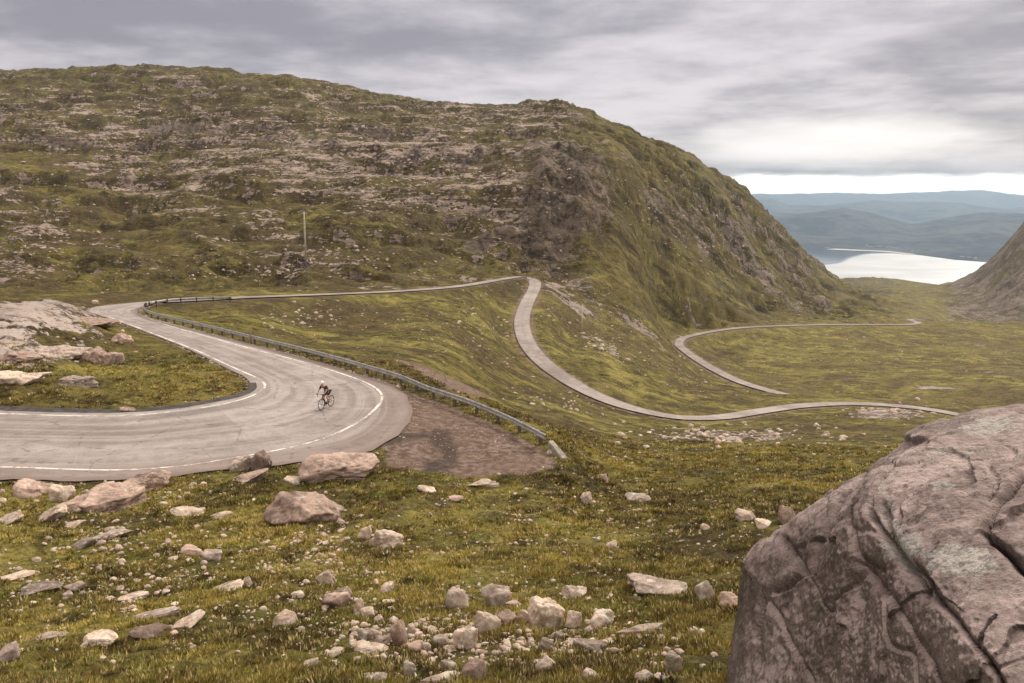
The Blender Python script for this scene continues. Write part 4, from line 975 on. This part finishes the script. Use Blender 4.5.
fr = t.n('ShaderNodeTexVoronoi', {'Vector': t.mapv(Pp, (1.0, 1.4, 0.6), rot=(0.2, 0.4, 0.5)), 'Scale': 1.6}, feature='DISTANCE_TO_EDGE')
fz = t.m('ADD', fr.outputs[0], t.m('MULTIPLY', t.m('SUBTRACT', b_, 0.5), 0.35))
col = t.mix(t.ss(t.m('ABSOLUTE', fz), 0.0, 0.014, 0.55, 0.0), col, (0.04, 0.03, 0.025))
col = t.mix(t.ss(c_, 0.56, 0.72, 0.0, 0.5), col, (0.085, 0.065, 0.055))
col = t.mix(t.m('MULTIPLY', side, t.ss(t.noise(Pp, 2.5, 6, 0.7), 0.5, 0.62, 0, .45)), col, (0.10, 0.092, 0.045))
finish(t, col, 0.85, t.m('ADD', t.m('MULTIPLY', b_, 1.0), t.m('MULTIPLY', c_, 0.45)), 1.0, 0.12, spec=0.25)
BP = [  # pixel and forward distance of surface points
 # far crest
 (1024, 409, 9.4), (985, 411, 9.3), (950, 417, 9.2), (920, 428, 9.1), (895, 445, 9.0), (862, 470, 8.9), (830, 492, 8.8), (800, 512, 8.8), (778, 535, 8.9), (757, 543, 9.2),
 # left silhouette going down
 (745, 560, 9.1), (744, 590, 8.9), (749, 620, 8.6), (752, 650, 8.3), (752, 683, 8.0), (752, 720, 7.6), (752, 780, 7.0),
 # rim between top and side
 (880, 470, 8.0), (872, 495, 7.4), (878, 520, 6.9), (900, 552, 6.3), (928, 590, 5.7), (955, 625, 5.2), (985, 665, 4.7), (1005, 690, 4.45), (1060, 760, 3.9),
 # top surface
 (940, 450, 8.0), (1000, 450, 7.8), (930, 500, 6.8), (1000, 500, 6.5), (960, 550, 5.9), (1020, 570, 5.4), (1010, 630, 4.8), (1080, 500, 6.2), (1100, 600, 4.8), (1120, 440, 7.6),
 # side face
 (840, 520, 7.9), (800, 560, 8.2), (830, 580, 7.4), (780, 600, 8.2), (860, 600, 6.8), (820, 640, 7.1), (780, 660, 7.7), (870, 650, 6.1), (910, 660, 5.6), (850, 700, 6.2), (920, 720, 5.2), (800, 720, 6.9), (960, 720, 4.9), (980, 800, 4.5), (880, 800, 5.4)]
bp = np.array([P(*c) for c in BP]); hid = np.array([(7.6, 8.4, -2.4), (8.2, 6.0, -2.6), (7.2, 3.6, -2.9), (6.0, 2.2, -3.6), (3.6, 2.6, -4.4), (4.0, 9.9, -3.6), (6.2, 10.2, -3.8), (8.8, 8.4, -4.4), (8.6, 4.6, -4.6), (5.5, 6.5, -7.6), (5.4, 7.2, -1.75), (6.4, 5.4, -1.9), (2.6, 9.6, -5.4), (5, 10.2, -6), (8, 8, -7), (7, 3, -6.5), (4, 4, -6.8), (2.6, 7.4, -6.8)])
bc = np.array([4.9, 6.6, -4.3]); allp = np.vstack([bp, hid])-bc; br = np.linalg.norm(allp, axis=1); bd = allp/br[:, None]
def sk(Aa, Bb): return np.sqrt(np.maximum(2-2*Aa @ Bb.T, 0)+1e-4)
Kb = sk(bd, bd)-np.eye(len(bd))*1e-3; Kb = np.block([[Kb, np.ones((len(bd), 1))], [np.ones((1, len(bd))), np.zeros((1, 1))]]); sb = np.linalg.solve(Kb, np.r_[br, 0])
ax_c = -bc/np.linalg.norm(bc); e1 = np.cross(ax_c, (0, 0, 1)); e1 /= np.linalg.norm(e1); e2 = np.cross(e1, ax_c)
th = np.r_[np.linspace(0.002, R(112), 760), np.linspace(R(112), R(179.6), 90)[1:]]; ph = np.linspace(0, 2*math.pi, 1101)[:-1]
v = (np.cos(th)[:, None, None]*ax_c+np.sin(th)[:, None, None]*(np.cos(ph)[None, :, None]*e1+np.sin(ph)[None, :, None]*e2)).reshape(-1, 3)
nt, npn = len(th), len(ph); i_ = np.arange(nt-1)[:, None]*npn; j_ = np.arange(npn)[None]; jn = (j_+1) % npn
f = np.stack([i_+j_, i_+npn+j_, i_+npn+jn, i_+jn], -1).reshape(-1, 4)
rad = sk(v, bd) @ sb[:-1]+sb[-1]; pos = bc+v*rad[:, None]
rc = np.random.RandomState(8); cen = bc+rc.uniform(-1, 1, (260, 3))*np.array([4.2, 4.2, 3.2]); cg = rc.normal(0, .11, (260, 3)); co_ = rc.uniform(-.028, .028, 260)
sq = np.array([1.0, 1.0, 1.5]); wp = pos+0.10*np.stack([fbm3(pos+k*9, .5, 3, 20+k) for k in range(3)], 1); best = np.full(len(pos), 1e9); idx = np.zeros(len(pos), int)
rt = np.array([[.82, .42, .38], [-.5, .83, .2], [-.25, -.35, .9]])
for k in range(260):
    d_ = (((wp-cen[k]) @ rt.T*np.array([.6, 1.25, 1.4]))**2).sum(1); m_ = d_ < best; best[m_] = d_[m_]; idx[m_] = k
rad = rad+np.clip(co_[idx]+((pos-cen[idx])*cg[idx]).sum(1), -.07, .05)*0.5
n8 = fbm3(pos, 1.5, 4, 3); q8 = fbm3(pos*np.array([1, 1, .6]), 0.8, 2, 8)*3; f8 = q8-np.floor(q8); rad = rad+0.07*n8
pos = bc+v*rad[:, None]
# cracks: grooves along curves on the surface
bx, by = proj(pos[:, 0], pos[:, 1], pos[:, 2]); front = ((pos-bc) @ (-bc/np.linalg.norm(bc))) > -3.2
def crack(poly, wd, depth):
    global rad
    pl = spline(poly, 3); dmin = np.full(len(pos), 1e9)
    ci = np.where((bx > pl[:, 0].min()-40) & (bx < pl[:, 0].max()+40) & (by > pl[:, 1].min()-40) & (by < pl[:, 1].max()+40) & front)[0]
    jx = bx[ci]+5*pn3(pos[ci]*3, 4); jy = by[ci]+5*pn3(pos[ci]*3, 5)
    d_ = np.full(len(ci), 1e9)
    for p in pl: d_ = np.minimum(d_, np.hypot(jx-p[0], jy-p[1]))
    e = np.linspace(0, 1, 2)
    rad[ci] -= depth*(0.35*np.exp(-(d_/wd)**2)+0.95*np.exp(-d_/(wd*.4)))*(0.75+0.5*pn3(pos[ci]*2.2, 6))
for pl, wd, dp in [([(888, 462), (876, 480), (871, 497), (872, 514), (882, 532), (898, 552), (915, 573), (938, 600), (958, 622), (975, 645), (992, 672), (1003, 700)], 3.0, .17),
                   ([(884, 505), (886, 530), (900, 560), (925, 595)], 5, .12), ([(958, 412), (930, 432), (905, 447), (880, 462), (862, 480), (850, 500), (846, 520)], 4, .08),
                   ([(862, 470), (840, 500), (828, 520), (820, 545), (808, 572)], 3.5, .12), ([(1024, 478), (1004, 500), (988, 518), (984, 530), (998, 545), (1012, 560), (1030, 572)], 4.5, .22),
                   ([(988, 462), (1000, 480), (990, 498)], 3, .06), ([(882, 467), (920, 462), (960, 455), (1024, 452)], 2.5, .05), ([(770, 590), (788, 583), (800, 570), (790, 550), (783, 540)], 3, .1),
                   ([(848, 525), (855, 548), (875, 565), (882, 570)], 3, .08), ([(782, 540), (775, 565), (762, 600), (758, 640)], 3, .06), ([(765, 598), (790, 640), (812, 683)], 3, .06), ([(860, 560), (890, 600), (930, 660), (945, 690)], 6, .08)]:
    crack(pl, wd, dp)
rad += 0.020*fbm3(pos, 0.35, 5, 12, .6)+0.006*fbm3(pos, 0.045, 2, 14, .6)-0.030*np.clip(.03-np.abs(fbm3(pos*np.array([1, 1, 1.6]), 1.9, 3, 16, .35)), 0, 1)/.03+0.012*np.abs(fbm3(pos, 0.16, 3, 19, .6))
pos = bc+v*rad[:, None]
me = mesh_np('giant', pos-np.array([4.9, 6.6, -6.0]), f)
def bl(x, y, sx, sy): return np.exp(-((bx-x)/sx)**2-((by-y)/sy)**2)
lich = 0.20+(1.15*bl(965, 560, 34, 16)+0.6*bl(905, 545, 26, 20)+.5*bl(885, 505, 16, 22)+.55*bl(1000, 425, 40, 12)+.45*bl(930, 455, 50, 8)+.5*bl(945, 487, 14, 8)+.35*bl(850, 600, 25, 25)+.3*bl(820, 630, 20, 20))*front
attr(me, 'lichen', lich)
o = link('giant_rock', me, MB_); o.location = (4.9, 6.6, -6.0)
prop(o, 'giant cracked mauve-brown rock with white lichen filling the lower right corner', 'rock')

# ------------------------------------------------------------------ bicycle and rider
M_TYRE = simple('black rubber', (0.02, 0.02, 0.02), 0.8); M_RIM = simple('dark alloy rim', (0.12, 0.12, 0.12), 0.4, 0.5); M_FRAME = simple('dark red frame paint', (0.16, 0.03, 0.03), 0.35)
M_BLK = simple('black fittings', (0.025, 0.025, 0.028), 0.5); M_SPK = simple('steel spokes', (0.5, 0.5, 0.5), 0.3, 0.8)
M_SKIN = simple('skin', (0.52, 0.32, 0.24), 0.6, var=.04); M_JER = simple('dark maroon-black jersey', (0.045, 0.022, 0.030), 0.75); M_SHO = simple('black shorts', (0.02, 0.02, 0.024), 0.8)
M_HEL = simple('white helmet', (0.8, 0.78, 0.77), 0.35, var=.03); M_SHOE = simple('pale shoes', (0.55, 0.53, 0.52), 0.5)
bp_ = on_road(326.5, 408.5); head = math.atan2(-0.93, -0.36)
bike = empty('road_bicycle', bp_, head, label='dark racing bicycle ridden round the near hairpin', cat='bicycle')
bike.location.z = RP(bp_[1])+0.012
WB = 0.5; WR = 0.335
def wheel(x):
    bm = bmesh.new(); N = 40; 
    def ring(R0, r0, seg):
        vv = []
        for i in range(N):
            a = 2*math.pi*i/N; row = []
            for j in range(seg):
                b = 2*math.pi*j/seg; row.append(bm.verts.new(((R0+r0*math.cos(b))*math.cos(a), r0*math.sin(b), (R0+r0*math.cos(b))*math.sin(a))))
            vv.append(row)
        for i in range(N):
            for j in range(seg): bm.faces.new((vv[i][j], vv[(i+1) % N][j], vv[(i+1) % N][(j+1) % seg], vv[i][(j+1) % seg]))
    ring(WR-0.014, 0.014, 8); tyre = from_bm('tyre', bm, M_TYRE, None, True)
    bm = bmesh.new(); ring(WR-0.04, 0.013, 6); rim = from_bm('rim', bm, M_RIM, None, True)
    bm = bmesh.new(); tube(bm, (0, -.05, 0), (0, .05, 0), .022)
    for i in range(18):
        a = 2*math.pi*i/18; tube(bm, (.02*math.cos(a+.5), .02*(-1)**i, .02*math.sin(a+.5)), ((WR-.045)*math.cos(a), 0, (WR-.045)*math.sin(a)), .0018, seg=4)
    hub = from_bm('wheel', bm, M_SPK, bike); hub.location = (x, 0, WR); tyre.parent = hub; rim.parent = hub
wheel(WB); wheel(-WB)
bm = bmesh.new()
BB = (-.07, 0, .27); ST = (-.22, 0, .80); HT = (.36, 0, .84); HB = (.39, 0, .70)
for a, b, r_ in [(BB, ST, .017), (BB, HB, .021), ((-.2, 0, .76), HT, .018), (HT, HB, .02)]: tube(bm, a, b, r_)
for s in (-1, 1):
    tube(bm, (BB[0], s*.03, BB[2]), (-WB, s*.06, WR), .010); tube(bm, (-.2, s*.02, .76), (-WB, s*.06, WR), .008)
from_bm('frame', bm, M_FRAME, bike, True)
bm = bmesh.new()
for s in (-1, 1): tube(bm, (.39, s*.035, .70), (.44, s*.05, .52), .014); tube(bm, (.44, s*.05, .52), (WB, s*.05, WR), .012, .008)
tube(bm, (.385, -.04, .70), (.385, .04, .70), .015); from_bm('fork', bm, M_BLK, bike, True)
bm = bmesh.new(); tube(bm, ST, (-.25, 0, .93), .014); from_bm('seat_post', bm, M_BLK, bike, True)
bm = bmesh.new(); tube(bm, (-.37, 0, .955), (-.10, 0, .945), .055, .018, 10); bmesh.ops.scale(bm, vec=(1, 1, .45), verts=bm.verts[:], space=Matrix.Translation((0, 0, -.95))); from_bm('saddle', bm, M_BLK, bike, True)
bm = bmesh.new(); tube(bm, HT, (.46, 0, .92), .016); tube(bm, (.46, -.21, .92), (.46, .21, .92), .014)
for s in (-1, 1):
    hp = [(.46, s*.21, .92), (.53, s*.21, .92), (.57, s*.215, .88), (.56, s*.22, .82), (.51, s*.22, .79), (.46, s*.22, .79)]
    for a, b in zip(hp[:-1], hp[1:]): tube(bm, a, b, .014)
    tube(bm, (.55, s*.21, .90), (.60, s*.21, .97), .016)
from_bm('handlebar', bm, M_BLK, bike, True)
bm = bmesh.new(); tube(bm, (BB[0], -.06, BB[2]), (BB[0], .06, BB[2]), .02); tube(bm, (BB[0], -.065, BB[2]), (BB[0], -.055, BB[2]), .095, seg=24)
FR, FL = (.06, -.10, .17), (-.20, .10, .37)
tube(bm, (BB[0], -.075, BB[2]), (FR[0], -.075, FR[2]), .011); tube(bm, (BB[0], .075, BB[2]), (FL[0], .075, FL[2]), .011)
from_bm('crankset', bm, M_BLK, bike, True)
for f_ in (FR, FL):
    bm = bmesh.new(); box(bm, f_, (.09, .08, .02)); from_bm('pedal', bm, M_BLK, bike)

rider = empty('person', bike.location, head, label='cyclist in white helmet and dark jersey crouched over the handlebar', cat='person')
def skin_body(name, joints, edges, mat, parent, sub=2):
    me = bpy.data.meshes.new(name); names = list(joints); me.from_pydata([joints[k][:3] for k in names], [(names.index(a), names.index(b)) for a, b in edges], [])
    o = bpy.data.objects.new(name, me); COL.objects.link(o); o.parent = parent; me.materials.append(mat)
    sm = o.modifiers.new('skin', 'SKIN'); sm.use_smooth_shade = True
    for i, k in enumerate(names):
        r_ = joints[k][3]; r_ = r_ if isinstance(r_, tuple) else (r_, r_)
        me.skin_vertices[0].data[i].radius = r_; me.skin_vertices[0].data[i].use_root = (i == 0)
    sb_ = o.modifiers.new('sub', 'SUBSURF'); sb_.levels = sub; sb_.render_levels = sub
    return o
J = {'pelvis': (-.20, 0, 1.02, (.13, .11)), 'waist': (-.05, 0, 1.16, (.125, .10)), 'chest': (.12, 0, 1.29, (.15, .115)), 'uchest': (.21, 0, 1.35, (.13, .10)), 'neck': (.29, 0, 1.40, .055), 'headb': (.34, 0, 1.46, .075), 'headt': (.37, 0, 1.56, .085)}
E = [('pelvis', 'waist'), ('waist', 'chest'), ('chest', 'uchest'), ('uchest', 'neck'), ('neck', 'headb'), ('headb', 'headt')]
for s, n_ in ((-1, 'r'), (1, 'l')):
    J['sh'+n_] = (.21, s*.17, 1.33, .06); J['el'+n_] = (.34, s*.25, 1.10, .042); J['wr'+n_] = (.52, s*.215, .985, .028); J['ha'+n_] = (.585, s*.21, .965, (.035, .022))
    E += [('uchest', 'sh'+n_), ('sh'+n_, 'el'+n_), ('el'+n_, 'wr'+n_), ('wr'+n_, 'ha'+n_)]
    ft = FR if s < 0 else FL
    an = (ft[0]-.10, ft[1], ft[2]+.09)
    hp = (-.19, s*.10, .97); d_ = math.hypot(an[0]-hp[0], an[2]-hp[2]); mid = ((an[0]+hp[0])/2, (an[2]+hp[2])/2); hl = math.sqrt(max(.435**2-(d_/2)**2, .001)); ux, uz = (an[0]-hp[0])/d_, (an[2]-hp[2])/d_
    kn_ = (mid[0]-uz*hl, s*.11, mid[1]+ux*hl)
    J['hp'+n_] = (*hp, .095); J['kn'+n_] = (*kn_, .058); J['ca'+n_] = (kn_[0]+(an[0]-kn_[0])*.35-.01, s*.105, kn_[2]+(an[2]-kn_[2])*.35, .055); J['an'+n_] = (*an, .036); J['to'+n_] = (ft[0]+.07, ft[1], ft[2]+.035, (.04, .025))
    E += [('pelvis', 'hp'+n_), ('hp'+n_, 'kn'+n_), ('kn'+n_, 'ca'+n_), ('ca'+n_, 'an'+n_), ('an'+n_, 'to'+n_)]
skin_body('body', J, E, M_SKIN, rider)
def grow(j, g): r_ = j[3]; r_ = tuple(x+g for x in r_) if isinstance(r_, tuple) else r_+g; return (*j[:3], r_)
def lerpj(a, b, t_): return tuple(a[i]+(b[i]-a[i])*t_ for i in range(3))
JJ = {k: grow(J[k], .014) for k in ('waist', 'chest', 'uchest', 'pelvis')}
JJ = {'waist': JJ['waist'], 'chest': JJ['chest'], 'uchest': JJ['uchest'], 'pelvis': JJ['pelvis']}
EE = [('pelvis', 'waist'), ('waist', 'chest'), ('chest', 'uchest')]
for n_ in 'rl':
    JJ['sh'+n_] = grow(J['sh'+n_], .014); JJ['sl'+n_] = (*lerpj(J['sh'+n_], J['el'+n_], .7), .062); EE += [('uchest', 'sh'+n_), ('sh'+n_, 'sl'+n_)]
skin_body('jersey', JJ, EE, M_JER, rider)
JS = {'pelvis': grow(J['pelvis'], .018)}; ES = []
for n_ in 'rl':
    JS['hp'+n_] = grow(J['hp'+n_], .014); JS['th'+n_] = (*lerpj(J['hp'+n_], J['kn'+n_], .72), .080); ES += [('pelvis', 'hp'+n_), ('hp'+n_, 'th'+n_)]
skin_body('shorts', JS, ES, M_SHO, rider)
for n_ in 'rl':
    skin_body('shoe', {'a': (*lerpj(J['an'+n_], J['to'+n_], .0)[:2], J['an'+n_][2]-.035, (.045, .05)), 'b': grow(J['to'+n_], .012)}, [('a', 'b')], M_SHOE, rider)
bm = bmesh.new(); bmesh.ops.create_uvsphere(bm, u_segments=24, v_segments=14, radius=1)
for v_ in bm.verts:
    if v_.co.z < -.15: v_.co.z = -.15
bmesh.ops.scale(bm, vec=(.155, .105, .115), verts=bm.verts[:]); bmesh.ops.rotate(bm, cent=(0, 0, 0), matrix=Matrix.Rotation(.25, 3, 'Y'), verts=bm.verts[:]); bmesh.ops.translate(bm, vec=(.37, 0, 1.575), verts=bm.verts[:])
from_bm('helmet', bm, M_HEL, rider, True)
for s in (-1, 1):
    bm = bmesh.new()
    for k in range(4): a = (.60+.004*k, s*.21-.028+.018*k, .985); tube(bm, a, (a[0]+.035, a[1], a[2]-.015), .009, .008, 6); tube(bm, (a[0]+.035, a[1], a[2]-.015), (a[0]+.028, a[1], a[2]-.045), .008, .007, 6)
    tube(bm, (.585, s*.21-s*.03, .975), (.605, s*.21-s*.045, .945), .010, .008, 6)
    from_bm('glove', bm, M_BLK, rider, True)
